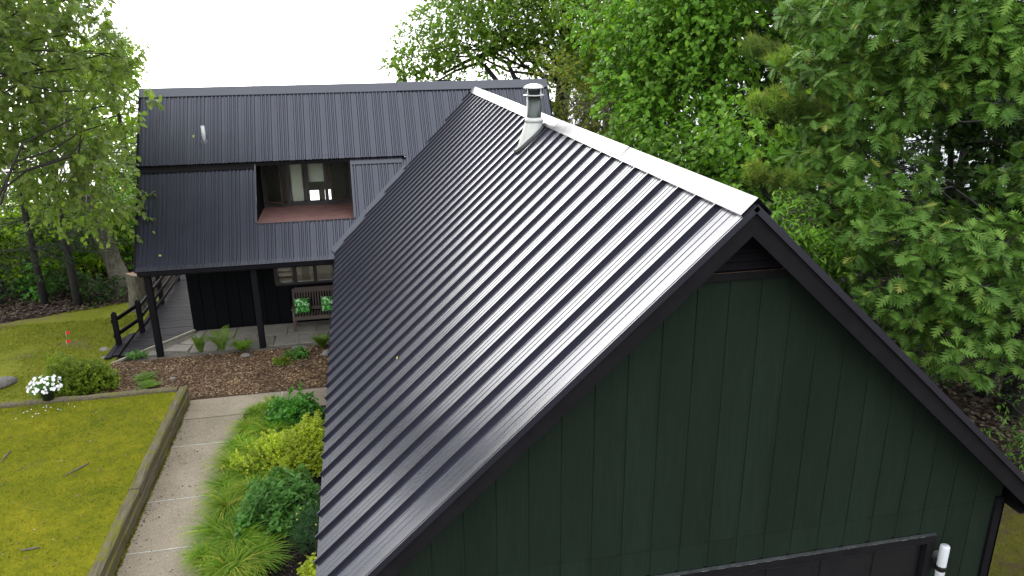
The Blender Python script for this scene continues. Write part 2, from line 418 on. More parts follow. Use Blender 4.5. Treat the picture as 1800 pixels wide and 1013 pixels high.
def timber_mat():
    m, nt, p = new_mat('mossy_landscape_timber')
    v = wcoords(nt, (6, 0.8, 6)); v2 = wcoords(nt)
    g = noise(nt, 3.0, 8, 0.7, v)
    c = ramp(nt, g, [(0.25, (.055, .045, .026)), (0.55, (.135, .115, .072)), (0.8, (.215, .19, .125))])
    ge = node(nt, 'ShaderNodeNewGeometry'); sx = node(nt, 'ShaderNodeSeparateXYZ'); nt.links.new(ge.outputs['Normal'], sx.inputs[0])
    mo = ramp(nt, noise(nt, 2.2, 8, 0.7, v2, 0.8), [(0.47, (0, 0, 0)), (0.60, (1, 1, 1))])
    mm = node(nt, 'ShaderNodeMath', operation='MULTIPLY'); nt.links.new(mo, mm.inputs[0])
    up = node(nt, 'ShaderNodeMapRange'); up.inputs['From Min'].default_value = -0.1; up.inputs['From Max'].default_value = 0.9; up.inputs['To Min'].default_value = 0.25; up.inputs['To Max'].default_value = 0.85
    nt.links.new(sx.outputs['Z'], up.inputs['Value']); nt.links.new(up.outputs[0], mm.inputs[1])
    c = mixc(nt, mm.outputs[0], c, (.125, .125, .012))
    nt.links.new(c, p.inputs['Base Color']); p.inputs['Roughness'].default_value = 0.9; p.inputs['Specular IOR Level'].default_value = 0.2
    bump(nt, p, g, 0.8, 0.02)
    return m
M['timber'] = timber_mat()

def water_mat():
    m, nt, p = new_mat('lake_water')
    p.inputs['Base Color'].default_value = (.05, .07, .075, 1); p.inputs['Roughness'].default_value = 0.12
    p.inputs['Specular IOR Level'].default_value = 0.6
    bump(nt, p, noise(nt, 0.6, 5, 0.6, wcoords(nt, (1, 2.2, 1))), 0.15, 0.3)
    return m
M['water'] = water_mat()

def cushion_mat():
    m, nt, p = new_mat('green_floral_cushion')
    v = coords(nt)
    a = ramp(nt, noise(nt, 17, 2, 0.5, v, 1.0), [(0.40, (.03, .028, .026)), (0.44, (.05, .32, .03)), (0.58, (.12, .50, .05)), (0.62, (.72, .72, .66))])
    a.node.color_ramp.interpolation = 'CONSTANT'
    nt.links.new(a, p.inputs['Base Color']); p.inputs['Roughness'].default_value = 0.9
    return m
M['cushion'] = cushion_mat()

# ------------------------------------------------------------------ the setting: ground, lake, lawn, beds, walk
def sheet(name, x0, x1, y0, y1, nx, ny, zf, mat, kind='structure'):
    xs = np.linspace(x0, x1, nx + 1); ys = np.linspace(y0, y1, ny + 1)
    X, Y = np.meshgrid(xs, ys); Z = zf(X, Y)
    v = np.stack([X, Y, Z], -1).reshape(-1, 3)
    i = (np.arange(ny)[:, None] * (nx + 1) + np.arange(nx)[None, :]).ravel()
    t = np.concatenate([np.stack([i, i + 1, i + nx + 2], -1), np.stack([i, i + nx + 2, i + nx + 1], -1)])
    me = np_mesh(name, v, t); me.polygons.foreach_set('use_smooth', [True] * len(me.polygons))
    o = mobj(name, me, mat); o['kind'] = kind
    return o
def sstep(a, b, x):
    t = np.clip((x - a) / (b - a), 0, 1); return t * t * (3 - 2 * t)
_wk = [(rng.uniform(0.15, 1.6), rng.uniform(0, 6.28), rng.uniform(0, 6.28)) for _ in range(12)]
def wob(X, Y, s=1.0):
    z = 0
    for k, a, b in _wk: z = z + np.sin((X * math.cos(a) + Y * math.sin(a)) * k * 2.2 * s + b) / (1 + k * 2)
    return z / 5
def terrain(X, Y):
    flat = sstep(24, 30, Y) + sstep(9, 14, np.abs(X - 1)) ; flat = np.clip(flat, 0, 1)
    left = sstep(-5.5, -8, X) * 0.10 * np.clip((Y - 14) / 10, 0, 1) * -1
    bl = sstep(34, 44, Y + 0.15 * X)
    return -0.02 + left + wob(X, Y) * 0.10 * flat - bl * 4.6
ground = sheet('ground', -90, 90, -40, 60, 180, 160, terrain, M['forest'])
far = MB(); far.box(-3500, 3500, -3500, 45, -6.2, -5.6); far.build('far_ground', M['forest'])['kind'] = 'structure'
lk = MB(); lk.box(-4000, 4000, 38, 6000, -4.9, -4.2); lk.build('lake', M['water'])['kind'] = 'structure'

def lawn_z(X, Y): return 0.335 + wob(X, Y, 1.5) * 0.03 + 0.02 * np.sin(X * 3.1 + Y) * 0.3
sheet('lawn', -16, -4.03, 2.0, 15.36, 80, 90, lawn_z, M['moss'])
def flz(X, Y): return terrain(X, Y) + 0.022
sheet('far_lawn', -14, -6.05, 15.5, 23.8, 70, 80, lambda X, Y: flz(X, Y) - 0.06 * sstep(-.25, .25, Y - (23.2 + 0.34 * (X + 6.5)) + wob(X, Y, 3) * .6) , M['lawn2'])
sheet('side_grass', 7.4, 10.6, 2.0, 9.5, 20, 40, lambda X, Y: flz(X, Y) - 0.045 * sstep(8.4, 9.5, Y), M['lawn3'])
sheet('mulch_bed', -6.05, -0.35, 15.55, 18.02, 70, 40, lambda X, Y: 0.03 + wob(X, Y, 3) * 0.012, M['mulch'])
sheet('planting_bed', -2.66, -0.33, 2.0, 14.66, 40, 140, lambda X, Y: 0.02 + wob(X, Y, 3) * 0.03, M['soil'])
sheet('verge', -3.98, -3.84, 15.46, 16.3, 4, 10, lambda X, Y: 0.03 + 0 * X, M['lawn2'])

# walkway slabs
wk = MB().box(-3.86, -2.62, 2.0, 14.70, -0.15, -0.004).box(-3.86, -0.35, 14.702, 16.19, -0.15, -0.004).build('walkway', M['gravel']); wk['kind'] = 'structure'
ys = [2.2, 3.9, 5.5, 7.1, 8.8, 10.40, 11.76, 13.57, 14.66]
for a, b in zip(ys[:-1], ys[1:]):
    MB().box(-3.845, -2.64, a + 0.012, b - 0.012, -0.1, 0.02).build('slab', M['concrete'], wk, bevel=0.008)
for a, b in ((-3.86, -1.985), (-1.955, -0.36)):
    MB().box(a, b, 14.685, 16.18, -0.1, 0.022).build('slab', M['concrete'], wk, bevel=0.008)
for y in ys[1:-1]:
    MB().box(-3.845, -2.64, y - 0.0115, y + 0.0115, -0.05, 0.0215).build('joint_strip', M['joint'], wk)
MB().box(-1.984, -1.956, 14.69, 16.17, -0.05, 0.0235).build('joint_strip', M['joint'], wk)

# porch paving: flagstones, gravel edge
pv = MB().box(-5.6, -0.32, 18.03, 19.86, -0.15, -0.004).build('porch_floor', M['gravel']); pv['kind'] = 'structure'
x = -4.2
row_edges = [(18.30, 18.98), (19.00, 19.80)]
for ri, (ya, yb) in enumerate(row_edges):
    x = -4.62 + (0.25 if ri == 0 else 0.42)
    while x < -0.5:
        w = random.uniform(0.55, 0.82); j = [random.uniform(-0.012, 0.012) for _ in range(6)]
        z = random.uniform(0.012, 0.024)
        poly = [(x + j[0], ya + j[1], -0.05), (x + w + j[2], ya + j[3], -0.05), (x + w + j[4] * 2, yb, -0.05), (x + j[5] * 2, yb, -0.05)]
        MB().prism(poly, (0, 0, 0.05 + z)).build('flagstone', M['flag'], pv, bevel=0.006)
        x += w + 0.022
for poly in ([(-5.05, 18.55), (-4.45, 18.42), (-4.40, 18.80), (-4.82, 18.92)], [(-4.74, 18.98), (-4.40, 18.84), (-4.36, 19.2), (-4.52, 19.30)], [(-4.50, 19.34), (-4.3, 19.24), (-4.22, 19.75), (-4.40, 19.75)], [(-5.5, 18.36), (-5.1, 18.30), (-5.1, 18.5), (-5.3, 18.62)]):
    MB().prism([(a, b, -0.05) for a, b in poly], (0, 0, 0.068)).build('flagstone', M['flag'], pv, bevel=0.006)

# ------------------------------------------------------------------ roofs: standing-seam panels
PW = 0.406
def panel_mesh(name, L, width=PW, ribs=4, seam_h=0.043, cut=None, seam=True, rib_h=0.0045):
    """u across (0..width), v down the slope (0..L), w outward"""
    prof = []
    if seam: prof += [(0, 0), (0.001, seam_h * 0.80), (-0.004, seam_h * 0.83), (-0.004, seam_h), (0.014, seam_h), (0.016, 0.0)]
    else: prof += [(0, 0), (0.016, 0)]
    gap = (width - 0.016) / (ribs + 1)
    for k in range(ribs):
        c = 0.016 + gap * (k + 1)
        b_, t_ = (0.018, 0.009) if rib_h < 0.01 else (0.036, 0.020)
        prof += [(c - b_, 0), (c - t_, rib_h), (c + t_, rib_h), (c + b_, 0)]
    prof += [(width + 0.004, 0.0)]
    v, f = [], []
    for u, w in prof: v += [(u, 0, w), (u, L, w)]
    for i in range(len(prof) - 1): f.append((2*i, 2*i+2, 2*i+3, 2*i+1))
    me = bpy.data.meshes.new(name); me.from_pydata(v, [], f); return me
def place(me, name, mat, parent, origin, U, V, Wn, clip=None):
    """put a panel with axes U,V,Wn at origin (all world); clip = (point, normal): throw away the side the normal points to"""
    if clip is not None:
        me = me.copy()
        bm = bmesh.new(); bm.from_mesh(me)
        mat4 = Matrix((U, V, Wn)).transposed().to_4x4(); mat4.translation = Vector(origin)
        bm.transform(mat4)
        for pt, nm in clip:
            bmesh.ops.bisect_plane(bm, geom=bm.verts[:] + bm.edges[:] + bm.faces[:], plane_co=pt, plane_no=nm, clear_outer=True)
        bm.transform(mat4.inverted())
        nf = len(bm.faces); bm.to_mesh(me); bm.free()
        if nf == 0: return None
    if len(me.materials) == 0: me.materials.append(mat)
    o = bpy.data.objects.new(name, me)
    link(o, parent, origin)
    mt = Matrix((U, V, Wn)).transposed()
    o.rotation_euler = mt.to_euler()
    return o

GX, GZ, GM = 3.225, 5.93, math.tan(R(42.5))           # garage ridge x, z, slope
GY0 = 5.65                                            # gable edge of the roof
GEX = 3.90                                            # half span to the eave
MS = 1.2165                                           # main roof slope
def main_z(y): return 2.281 + MS * (y - 18.093)
ang = R(42.5); ca, sa = math.cos(ang), math.sin(ang)
mang = math.atan(MS); cm, sm_ = math.cos(mang), math.sin(mang)
N_main = Vector((0, -sm_, cm))

garage = thing('garage', 'dark green gabled garage with black standing seam metal roof in the foreground', 'garage', (GX, 12.0, 0))
house = thing('house', 'black two-storey house with metal roof, porch and recessed roof balcony behind the garage', 'house', (0, 21.2, 0))

# garage roof
groof = MB()
YE = 21.02
und = 0.02
Ls = GEX / ca
# deck of the roof under the panels (left slope ends at the main roof)
ye_l = 18.093 + (GZ - GM * GEX - 2.281) / MS
n_left = Vector((-sa, 0, ca)); n_right = Vector((sa, 0, ca))
def slope_slab(mb, sgn, y0, y1r, y1e, t0=0.012, t1=0.14):
    n = np.array((sgn * sa, 0, ca))
    rp = np.array((GX, 0, GZ)); ep = np.array((GX + sgn * GEX, 0, GZ - GM * GEX))
    A = [rp + (0, y0, 0), rp + (0, y1r, 0), ep + (0, y1e, 0), ep + (0, y0, 0)]
    top = [p - n * t0 for p in A]
    mb.prism(top, -n * (t1 - t0))
slope_slab(groof, -1, GY0 + 0.05, YE, ye_l)
slope_slab(groof, 1, GY0 + 0.05, YE + 0.2, YE + 0.2)
g_roof = groof.build('roof', M['rake'], garage)
pm = panel_mesh('roof_panel', Ls + 0.03)
npan = int((YE - GY0) / PW) + 1
y_first = 6.107 - PW
clipm = [(Vector((0, 18.093, 2.281 + 0.02)), Vector((0, MS, -1)).normalized())]
pmf = panel_mesh('roof_panel', Ls + 0.03, width=0.457 - 0.0, ribs=4, seam=False)
for i in range(npan + 1):
    # left slope: v runs down the slope (towards -x), u along +y
    if i == 0:
        me_, y0 = pmf, GY0
    else:
        me_, y0 = pm, GY0 + 0.457 + (i - 1) * PW
    if y0 > YE: break
    V = Vector((-ca, 0, -sa)); U = Vector((0, 1, 0)); Wn = n_left
    # the frame (U,V,Wn) must be right handed: U x V = ?
    if U.cross(V).dot(Wn) < 0:
        # mirror u: start from the far side
        pass
    place(me_, 'roof_panel', M['roof'], g_roof, (GX, y0, GZ), U, V, Wn, clip=clipm if y0 + 0.5 > ye_l else None)
for i in range(npan + 1):
    y0 = GY0 + i * PW
    V = Vector((ca, 0, -sa)); U = Vector((0, -1, 0))
    place(pm, 'roof_panel', M['roof'], g_roof, (GX, y0 + PW, GZ), U, V, n_right)
# ridge cap in 3.05 m lengths
cap_y = [GY0 - 0.02, 8.715, 11.83, 14.88, 17.93, 20.98]
for k, (a, b) in enumerate(zip(cap_y[:-1], cap_y[1:])):
    mb = MB(); lift = 0.052 + 0.003 * (k % 2); wd = 0.15
    for sgn in (-1, 1):
        n = np.array((sgn * sa, 0, ca)); dn = np.array((sgn * ca, 0, -sa))
        p0 = np.array((GX, 0, GZ + lift / ca * 1.0)); p1 = np.array((GX, 0, GZ)) + n * (lift - 0.006) + dn * wd
        p2 = p1 - n * 0.036
        for q0, q1 in ((p0, p1), (p1, p2)):
            mb.prism([q0 + (0, a, 0), q0 + (0, b + 0.02, 0), q1 + (0, b + 0.02, 0), q1 + (0, a, 0)], -n * 0.002 if q0 is p0 else dn * 0.002)
    mb.build('ridge_cap', M['trim'], g_roof)
    if k:
        jb = MB()
        for sgn in (-1, 1):
            n = np.array((sgn * sa, 0, ca)); dn = np.array((sgn * ca, 0, -sa)); p0 = np.array((GX, 0, GZ + 0.058 / ca)); p1 = np.array((GX, 0, GZ)) + n * 0.058 + dn * wd
            jb.prism([p0 + (0, a - 0.004, 0), p0 + (0, a + 0.006, 0), p1 + (0, a + 0.006, 0), p1 + (0, a - 0.004, 0)], n * 0.002)
        jb.build('cap_joint', M['rake'], g_roof)
# rake trim metal and fascia boards on the front gable
for sgn in (-1, 1):
    n = np.array((sgn * sa, 0, ca)); dn = np.array((sgn * ca, 0, -sa))
    p0 = np.array((GX, GY0, GZ)); p1 = p0 + dn * (Ls + 0.02)
    mb = MB()
    mb.prism([p0 + n * 0.014, p1 + n * 0.014, p1 - n * 0.045, p0 - n * 0.045 * 1.0], (0, -0.02, 0))
    mb.prism([p0 + n * 0.014, p1 + n * 0.014, p1 + n * 0.014 + np.array((0, 0.07, 0)), p0 + n * 0.014 + np.array((0, 0.07, 0))], n * 0.004)
    mb.build('rake_trim', M['trim'], g_roof)
    q0 = np.array((GX, GY0 + 0.012, GZ - 0.046 / ca)); q1 = q0 + dn * (Ls - 0.02)
    zc = GZ - GM * GEX + 0.01; qa = q0 + np.array((0, 0, -0.205)); tt = (qa[2] - zc) / sa; qb = qa + dn * tt; qc = np.array((q1[0], q1[1], zc)) if q1[2] < zc else q1
    tq = (q0[2] - zc) / sa; qc = q0 + dn * tq
    MB().prism([q0, qc, qb, qa], (0, 0.045, 0)).build('rake_board', M['rake'], g_roof)
    # soffit boards between fascia and wall
    q1s = q0 + dn * (tt - 0.02); MB().prism([q0 + np.array((0, 0.05, -0.10)), q1s + np.array((0, 0.05, -0.10)), q1s + np.array((0, 0.32, -0.10)), q0 + np.array((0, 0.32, -0.10))], n * 0.015).build('soffit', M['rake'], g_roof)
# boxed eave end at the right, eave fascia both sides
for sgn in (-1, 1):
    ex = GX + sgn * GEX; ez = GZ - GM * GEX
    MB().box(min(ex - sgn * 0.02, ex - sgn * 0.05), max(ex - sgn * 0.02, ex - sgn * 0.05), GY0 + 0.06, ye_l if sgn < 0 else YE, ez - 0.03, ez + 0.0).build('eave_fascia', M['rake'], g_roof)
    MB().box(min(ex - sgn * 0.06, ex - sgn * 0.42), max(ex - sgn * 0.06, ex - sgn * 0.42), GY0 + 0.06, 17.9, ez - 0.012, ez + 0.002).build('soffit', M['rake'], g_roof)

# garage walls
GW = 5.95; GXL, GXR = -0.26, 6.71
gw = MB()
gw.box(GXL, GXR, GW + 0.03, GW + 0.10, 2.06, 2.42)
gw.box(GXL, 0.60, GW + 0.03, GW + 0.10, 0, 2.059).box(5.84, GXR, GW + 0.03, GW + 0.10, 0, 2.059)
gw.prism([(GXL, GW + 0.03, 2.421), (GXR, GW + 0.03, 2.421), (GXR, GW + 0.03, GZ - 0.12 - GM * (GXR - GX)), (GX, GW + 0.03, GZ - 0.12), (GXL, GW + 0.03, GZ - 0.12 - GM * (GX - GXL))], (0, 0.07, 0))
gw.box(GXL, GXL + 0.1, GW + 0.11, 17.9, 0, 2.5).box(GXR - 0.1, GXR, GW + 0.11, 21.0, 0, 2.5)
gwall = gw.build('gable_wall', M['siding'], garage)
def roof_under(x): return GZ - 0.15 - GM * abs(x - GX)
bx = 0.051 - 0.316 * 1
xb = [0.055 + 0.3135 * k for k in range(-1, 22)]
gr = 0.038
for k in range(len(xb) - 1):
    a, b = max(xb[k] + gr, GXL + 0.005), min(xb[k + 1] - 0.004, GXR - 0.09)
    if b - a < 0.03: continue
    # upper tier
    top = [(a, roof_under(a)), (b, roof_under(b))]
    if a < GX < b: top = [(a, roof_under(a)), (GX, roof_under(GX)), (b, roof_under(b))]
    z0 = 2.372
    if min(t[1] for t in top) > z0 + 0.02 or max(t[1] for t in top) > z0 + 0.05:
        zt = [(x_, min(max(z_, z0 + 0.01), 5.20)) for x_, z_ in top]
        poly = [(a, GW, z0), (b, GW, z0)] + [(x_, GW, z_) for x_, z_ in zt[::-1]]
        MB().prism([(q[0], GW + 0.021, q[2]) for q in poly], (0, 0.0085, 0)).build('siding_board', M['siding'], gwall)
    # lower tier, set back a little; opening for the door
    zl = 0.0 if (b < 0.52 or a > 5.92) else 2.052
    a2, b2 = a, b
    if a < 0.52 < b and zl > 1: zl = 2.052
    MB().box(a2, b2, GW + 0.0235, GW + 0.0295, zl, 2.366).build('siding_board', M['siding'], gwall)
# recessed groove liner, darker
MB().box(GXL, GXR, GW + 0.018, GW + 0.0295, 2.3665, 2.3715).build('joint_flashing', M['siding'], gwall)
MB().box(GXR - 0.088, GXR + 0.02, GW - 0.012, GW + 0.03, 0, 2.40).box(GXR, GXR + 0.021, GW - 0.012, GW + 0.10, 0, 2.3995).build('corner_board', M['black'], gwall)
MB().box(GXL - 0.02, GXL + 0.088, GW - 0.012, GW + 0.03, 0, 2.40).build('corner_board', M['black'], gwall)
# gable vent with louvres
vent = MB().prism([(GX - 0.50, GW + 0.005, 5.262), (GX + 0.50, GW + 0.005, 5.262), (GX, GW + 0.005, 5.75)], (0, 0.02, 0)).build('gable_vent', M['siding_b'], garage)
for k in range(6):
    z = 5.29 + k * 0.078; hw = 0.50 - (z - 5.262) / GM - 0.03
    if hw > 0.03:
        MB().prism([(GX - hw, GW - 0.035, z), (GX + hw, GW - 0.035, z), (GX + hw, GW + 0.01, z + 0.05), (GX - hw, GW + 0.01, z + 0.05)], (0, 0.0, 0.012)).build('louvre', M['black'], vent)
MB().box(GX - 0.62, GX + 0.62, GW - 0.03, GW + 0.004, 5.185, 5.262).build('vent_sill', M['rake'], vent, bevel=0.004)
MB().box(GX - 0.55, GX + 0.50, GW - 0.031, GW - 0.020, 5.2625, 5.2645).build('worn_edge', M['brownframe'], vent)
# garage door
door = MB().box(0.62, 5.82, GW + 0.06, GW + 0.10, 0, 1.94).build('garage_door', M['darkmetal'], garage)
for k in range(4):
    for j in range(8):
        x0 = 0.66 + j * 0.645; z0 = 0.02 + k * 0.482
        MB().box(x0 + 0.05, x0 + 0.60, GW + 0.048, GW + 0.0595, z0 + 0.05, z0 + 0.42).build('door_panel', M['darkmetal'], door, bevel=0.008)
MB().box(0.52, 5.92, GW - 0.024, GW + 0.05, 1.945, 2.046).build('door_header', M['rake'], garage, bevel=0.003)
MB().box(0.52, 5.92, GW - 0.026, GW + 0.017, 2.0464, 2.050).build('drip_edge', M['dripedge'], garage)
MB().box(5.822, 5.918, GW - 0.022, GW + 0.05, 0, 1.944).build('door_jamb', M['rake'], garage)
MB().box(0.522, 0.618, GW - 0.022, GW + 0.05, 0, 1.944).build('door_jamb', M['rake'], garage)
# chipped paint along the top edge of the header
mb = MB(); x = 2.0
while x < 5.9:
    w = random.uniform(0.01, 0.09)
    if random.random() < (0.9 if 3.3 < x < 5.0 else 0.45): mb.box(x, x + w, GW - 0.0245, GW - 0.016 - random.uniform(0, 0.006), 2.042 + random.uniform(0, 0.003), 2.0472)
    x += w + random.uniform(0.0, 0.025)
mb.build('chipped_paint', M['worn'], garage)['kind'] = 'stuff'

# wall lamp beside the door
lx, ly = 5.955, 5.83
lamp = thing('wall_lamp', 'white cylinder wall lamp in black bracket beside the garage door', 'lamp', (lx, ly, 1.6))
MB().lathe([(0.046, 1.60), (0.050, 1.615), (0.050, 1.96), (0.046, 1.972), (0.0, 1.974)], lx, ly, 24).build('lamp_glass', M['lampwhite'], lamp)
MB().lathe([(0.054, 1.66), (0.056, 1.665), (0.056, 1.715), (0.054, 1.72)], lx, ly, 24).build('bracket_ring', M['darkmetal'], lamp)
MB().prism([(lx - 0.055, GW + 0.0, 1.82), (lx - 0.055, GW + 0.0, 1.62), (lx - 0.055, ly + 0.045, 1.655), (lx - 0.055, ly + 0.045, 1.725)], (0.11, 0, 0)).build('bracket', M['darkmetal'], lamp)
MB().lathe([(0.04, 1.565), (0.046, 1.57), (0.046, 1.6)], lx, ly, 20).build('lamp_base', M['pvc'], lamp)

# chimney
cx, cy = 2.955, 12.60
ch = MB().lathe([(0.122, 5.60), (0.122, 6.34)], cx, cy, 32).build('chimney', M['steel'], garage)
MB().lathe([(0.126, 5.9), (0.158, 5.905), (0.150, 5.955), (0.126, 5.985)], cx, cy, 32).build('collar', M['galv'], ch)
MB().lathe([(0.124, 6.335), (0.175, 6.338), (0.178, 6.352), (0.124, 6.356)], cx, cy, 32).build('cap_flange', M['capsteel'], ch)
MB().lathe([(0.10, 6.35), (0.10, 6.43)], cx, cy, 24).build('cap_core', M['darkmetal'], ch)
MB().lathe([(0.145, 6.405), (0.148, 6.41), (0.148, 6.46), (0.145, 6.465)], cx, cy, 32).build('cap_band', M['darkmetal'], ch)
MB().lathe([(0.172, 6.458), (0.174, 6.466), (0.150, 6.495), (0.10, 6.520), (0.05, 6.532), (0.002, 6.535)], cx, cy, 32).build('cap_lid', M['capsteel'], ch)
for k in range(4):
    a = k * math.pi / 2 + 0.6
    MB().box(cx + 0.155 * math.cos(a) - 0.006, cx + 0.155 * math.cos(a) + 0.006, cy + 0.155 * math.sin(a) - 0.006, cy + 0.155 * math.sin(a) + 0.006, 6.30, 6.47).build('cap_strut', M['capsteel'], ch)
# flashing boot: loft from the collar ring to an oblong on the roof plane
bm = MB(); n = 32; ring = []
def roofz(x): return GZ - GM * abs(GX - x) + 0.02
for lev in range(5):
    t = lev / 4
    for k in range(n):
        a = 2 * math.pi * k / n; c_, s_ = math.cos(a), math.sin(a)
        top = np.array((cx + 0.150 * c_, cy + 0.150 * s_, 5.91))
        bxp = cx - 0.04 + (0.27 if c_ < 0 else 0.20) * c_; byp = cy + (0.20 if s_ < 0 else 0.19) * s_
        bxp = min(bxp, GX - 0.165)
        bot = np.array((bxp, byp, roofz(bxp)))
        bm.v.append(tuple(top * (1 - t) + bot * t))
for lev in range(4):
    for k in range(n):
        bm.f.append((lev*n+k, lev*n+(k+1)%n, (lev+1)*n+(k+1)%n, (lev+1)*n+k)); bm.sm.append(True)
bm.build('flashing_boot', M['galv'], ch)
# sealant smear around the lower rim of the boot
mb = MB(); pts = []; 
for k in range(9):
    a = math.pi * (1.02 + 0.98 * k / 8)
    c_, s_ = math.cos(a), math.sin(a)
    bxp = min(cx - 0.04 + (0.29 if c_ < 0 else 0.21) * c_, GX - 0.15); pts.append((bxp, cy + 0.21 * s_, roofz(bxp) + 0.012 + random.uniform(0, 0.012)))
mb.tube(pts, [random.uniform(0.035, 0.055) for _ in pts], 8).build('sealant', M['tar'], ch)

# ------------------------------------------------------------------ main house
HX0, HX1 = -5.22, 5.27
RY = 21.08; RZ = main_z(RY)
EY = 18.05
SPLIT = 19.77                                          # lower edge of the raised upper roof
UO = 0.10                                              # upper roof stands this much proud
U_ = Vector((-1, 0, 0)); Vd = Vector((0, -cm, -sm_)); 
h_roof = MB()
def slab_main(mb, x0, x1, ya, yb, top_off, thick):
    n = np.array(N_main)
    A = [np.array((x, y, main_z(y))) + n * top_off for x, y in ((x0, ya), (x1, ya), (x1, yb), (x0, yb))]
    mb.prism(A, -n * thick)
slab_main(h_roof, HX0 + 0.03, HX1 - 0.03, SPLIT + 0.03, RY, UO - 0.012, 0.10)
# back slope
h_roof.prism([(HX0 + 0.03, RY + 0.01, RZ + 0.10), (HX1 - 0.03, RY + 0.01, RZ + 0.10), (HX1 - 0.03, 25.4, 4.75), (HX0 + 0.03, 25.4, 4.75)], (0, 0, -0.1))
# lower roof deck around the balcony opening and up to the garage valley
WX0, WX1 = -2.51, -0.17; WY0, WY1 = 18.715, 20.62
slab_main(h_roof, HX0 + 0.03, WX0 - 0.01, EY + 0.02, SPLIT + 0.25, -0.012, 0.10)
slab_main(h_roof, WX0 - 0.009, WX1 + 0.009, EY + 0.02, WY0 - 0.02, -0.012, 0.10)
slab_main(h_roof, WX1 + 0.01, 1.2, EY + 0.9, SPLIT + 0.25, -0.012, 0.10)
h_roof_o = h_roof.build('roof', M['rake'], house)
off = Vector((0, 0, 0))
Lup = (RY - SPLIT) / cm
pu = panel_mesh('roof_panel', Lup, ribs=3, seam_h=0.024, rib_h=0.019)
nU = int(round((HX1 - HX0) / PW))
pw = (HX1 - HX0) / nU
pu = panel_mesh('roof_panel', Lup, width=pw, ribs=3, seam_h=0.024, rib_h=0.019)
gclip = [(Vector((GX, 0, GZ - 0.0)), Vector((sa, 0, -ca)))]     # below the garage's left slope (x<GX): drop
for i in range(nU):
    x0 = HX0 + i * pw
    base = Vector((x0 + pw, RY, RZ)) + N_main * UO
    if x0 > 1.0:
        L2 = (RY - 18.6) / cm
        place(panel_mesh('roof_panel', L2, width=pw, ribs=3, seam_h=0.024, rib_h=0.019), 'roof_panel', M['roof_house'], h_roof_o, base, U_, Vd, N_main,
              clip=[(Vector((GX, 0, GZ - 0.02)), Vector((sa, 0, -ca)))] if x0 < GX - 0.2 else [(Vector((GX, 0, GZ - 0.02)), Vector((-sa, 0, -ca)))])
    else:
        place(pu, 'roof_panel', M['roof_house'], h_roof_o, base, U_, Vd, N_main)
# lower roof panels
YL = SPLIT + 0.02
Llow = (YL - EY) / cm
pl = panel_mesh('roof_panel', Llow, width=pw, ribs=3, seam_h=0.024, rib_h=0.019)
Lsh = (WY0 - 0.01 - EY) / cm
psh = panel_mesh('roof_panel', Lsh, width=pw, ribs=3, seam_h=0.024, rib_h=0.019)
for i in range(nU):
    x0 = HX0 + i * pw; x1 = x0 + pw
    if x0 > 1.12: break
    top = Vector((x0 + pw, YL, main_z(YL)))
    cl = []
    if x1 > -0.9: cl.append((Vector((GX, 0, GZ - 0.02)), Vector((sa, 0, -ca))))
    if x1 <= WX0 + 0.001 or x0 >= WX1 - 0.001:
        place(pl, 'roof_panel', M['roof_house'], h_roof_o, top, U_, Vd, N_main, clip=cl or None)
    else:
        if x0 < WX0 < x1: place(pl, 'roof_panel', M['roof_house'], h_roof_o, top, U_, Vd, N_main, clip=cl + [(Vector((WX0, 0, 0)), Vector((1, 0, 0)))])
        if x0 < WX1 < x1: place(pl, 'roof_panel', M['roof_house'], h_roof_o, top, U_, Vd, N_main, clip=cl + [(Vector((WX1, 0, 0)), Vector((-1, 0, 0)))])
        t2 = Vector((x0 + pw, WY0 - 0.01, main_z(WY0 - 0.01)))
        c2 = list(cl)
        if x0 < WX0 < x1: c2.append((Vector((WX0 + 0.001, 0, 0)), Vector((-1, 0, 0))))
        if x0 < WX1 < x1: c2.append((Vector((WX1 - 0.001, 0, 0)), Vector((1, 0, 0))))
        place(psh, 'roof_panel', M['roof_house'], h_roof_o, t2, U_, Vd, N_main, clip=c2 or None)
# ridge caps of the main roof
for a, b, li in ((HX0 - 0.03, 1.19, 0.0), (1.17, HX1 + 0.03, 0.012)):
    mb = MB(); n = np.array(N_main); p0 = np.array((0, RY + 0.02, RZ + UO / cm + 0.055 + li)); p1 = np.array((0, RY, RZ)) + n * (UO + 0.035 + li) + np.array(Vd) * 0.10
    for q0, q1, th in ((p0, p1, n * 0.002), (p1, p1 - n * 0.028, np.array(Vd) * 0.002)):
        mb.prism([q0 + (a, 0, 0), q0 + (b, 0, 0), q1 + (b, 0, 0), q1 + (a, 0, 0)], -th)
    mb.prism([p0 + (a, 0, 0), p0 + (b, 0, 0), p0 + (b, 0.2, -0.12), p0 + (a, 0.2, -0.12)], (0, 0, -0.003))
    mb.build('ridge_cap', M['trim'], h_roof_o)
# edge trims
n = np.array(N_main)
def rake_main(x0, x1, ya, yb, off_, name='rake_trim', hgt=0.13):
    A = [np.array((x0, ya, main_z(ya))) + n * (off_ + 0.03), np.array((x0, yb, main_z(yb))) + n * (off_ + 0.03)]
    MB().prism([A[0], A[1], A[1] - n * hgt, A[0] - n * hgt], (x1 - x0, 0, 0)).build(name, M['rake'], h_roof_o)
rake_main(HX0 - 0.03, HX0 + 0.015, SPLIT, RY, UO)
rake_main(HX0 - 0.029, HX0 + 0.015, EY, SPLIT + 0.1, -0.01)
rake_main(HX1 - 0.005, HX1 + 0.03, 18.4, RY, UO)
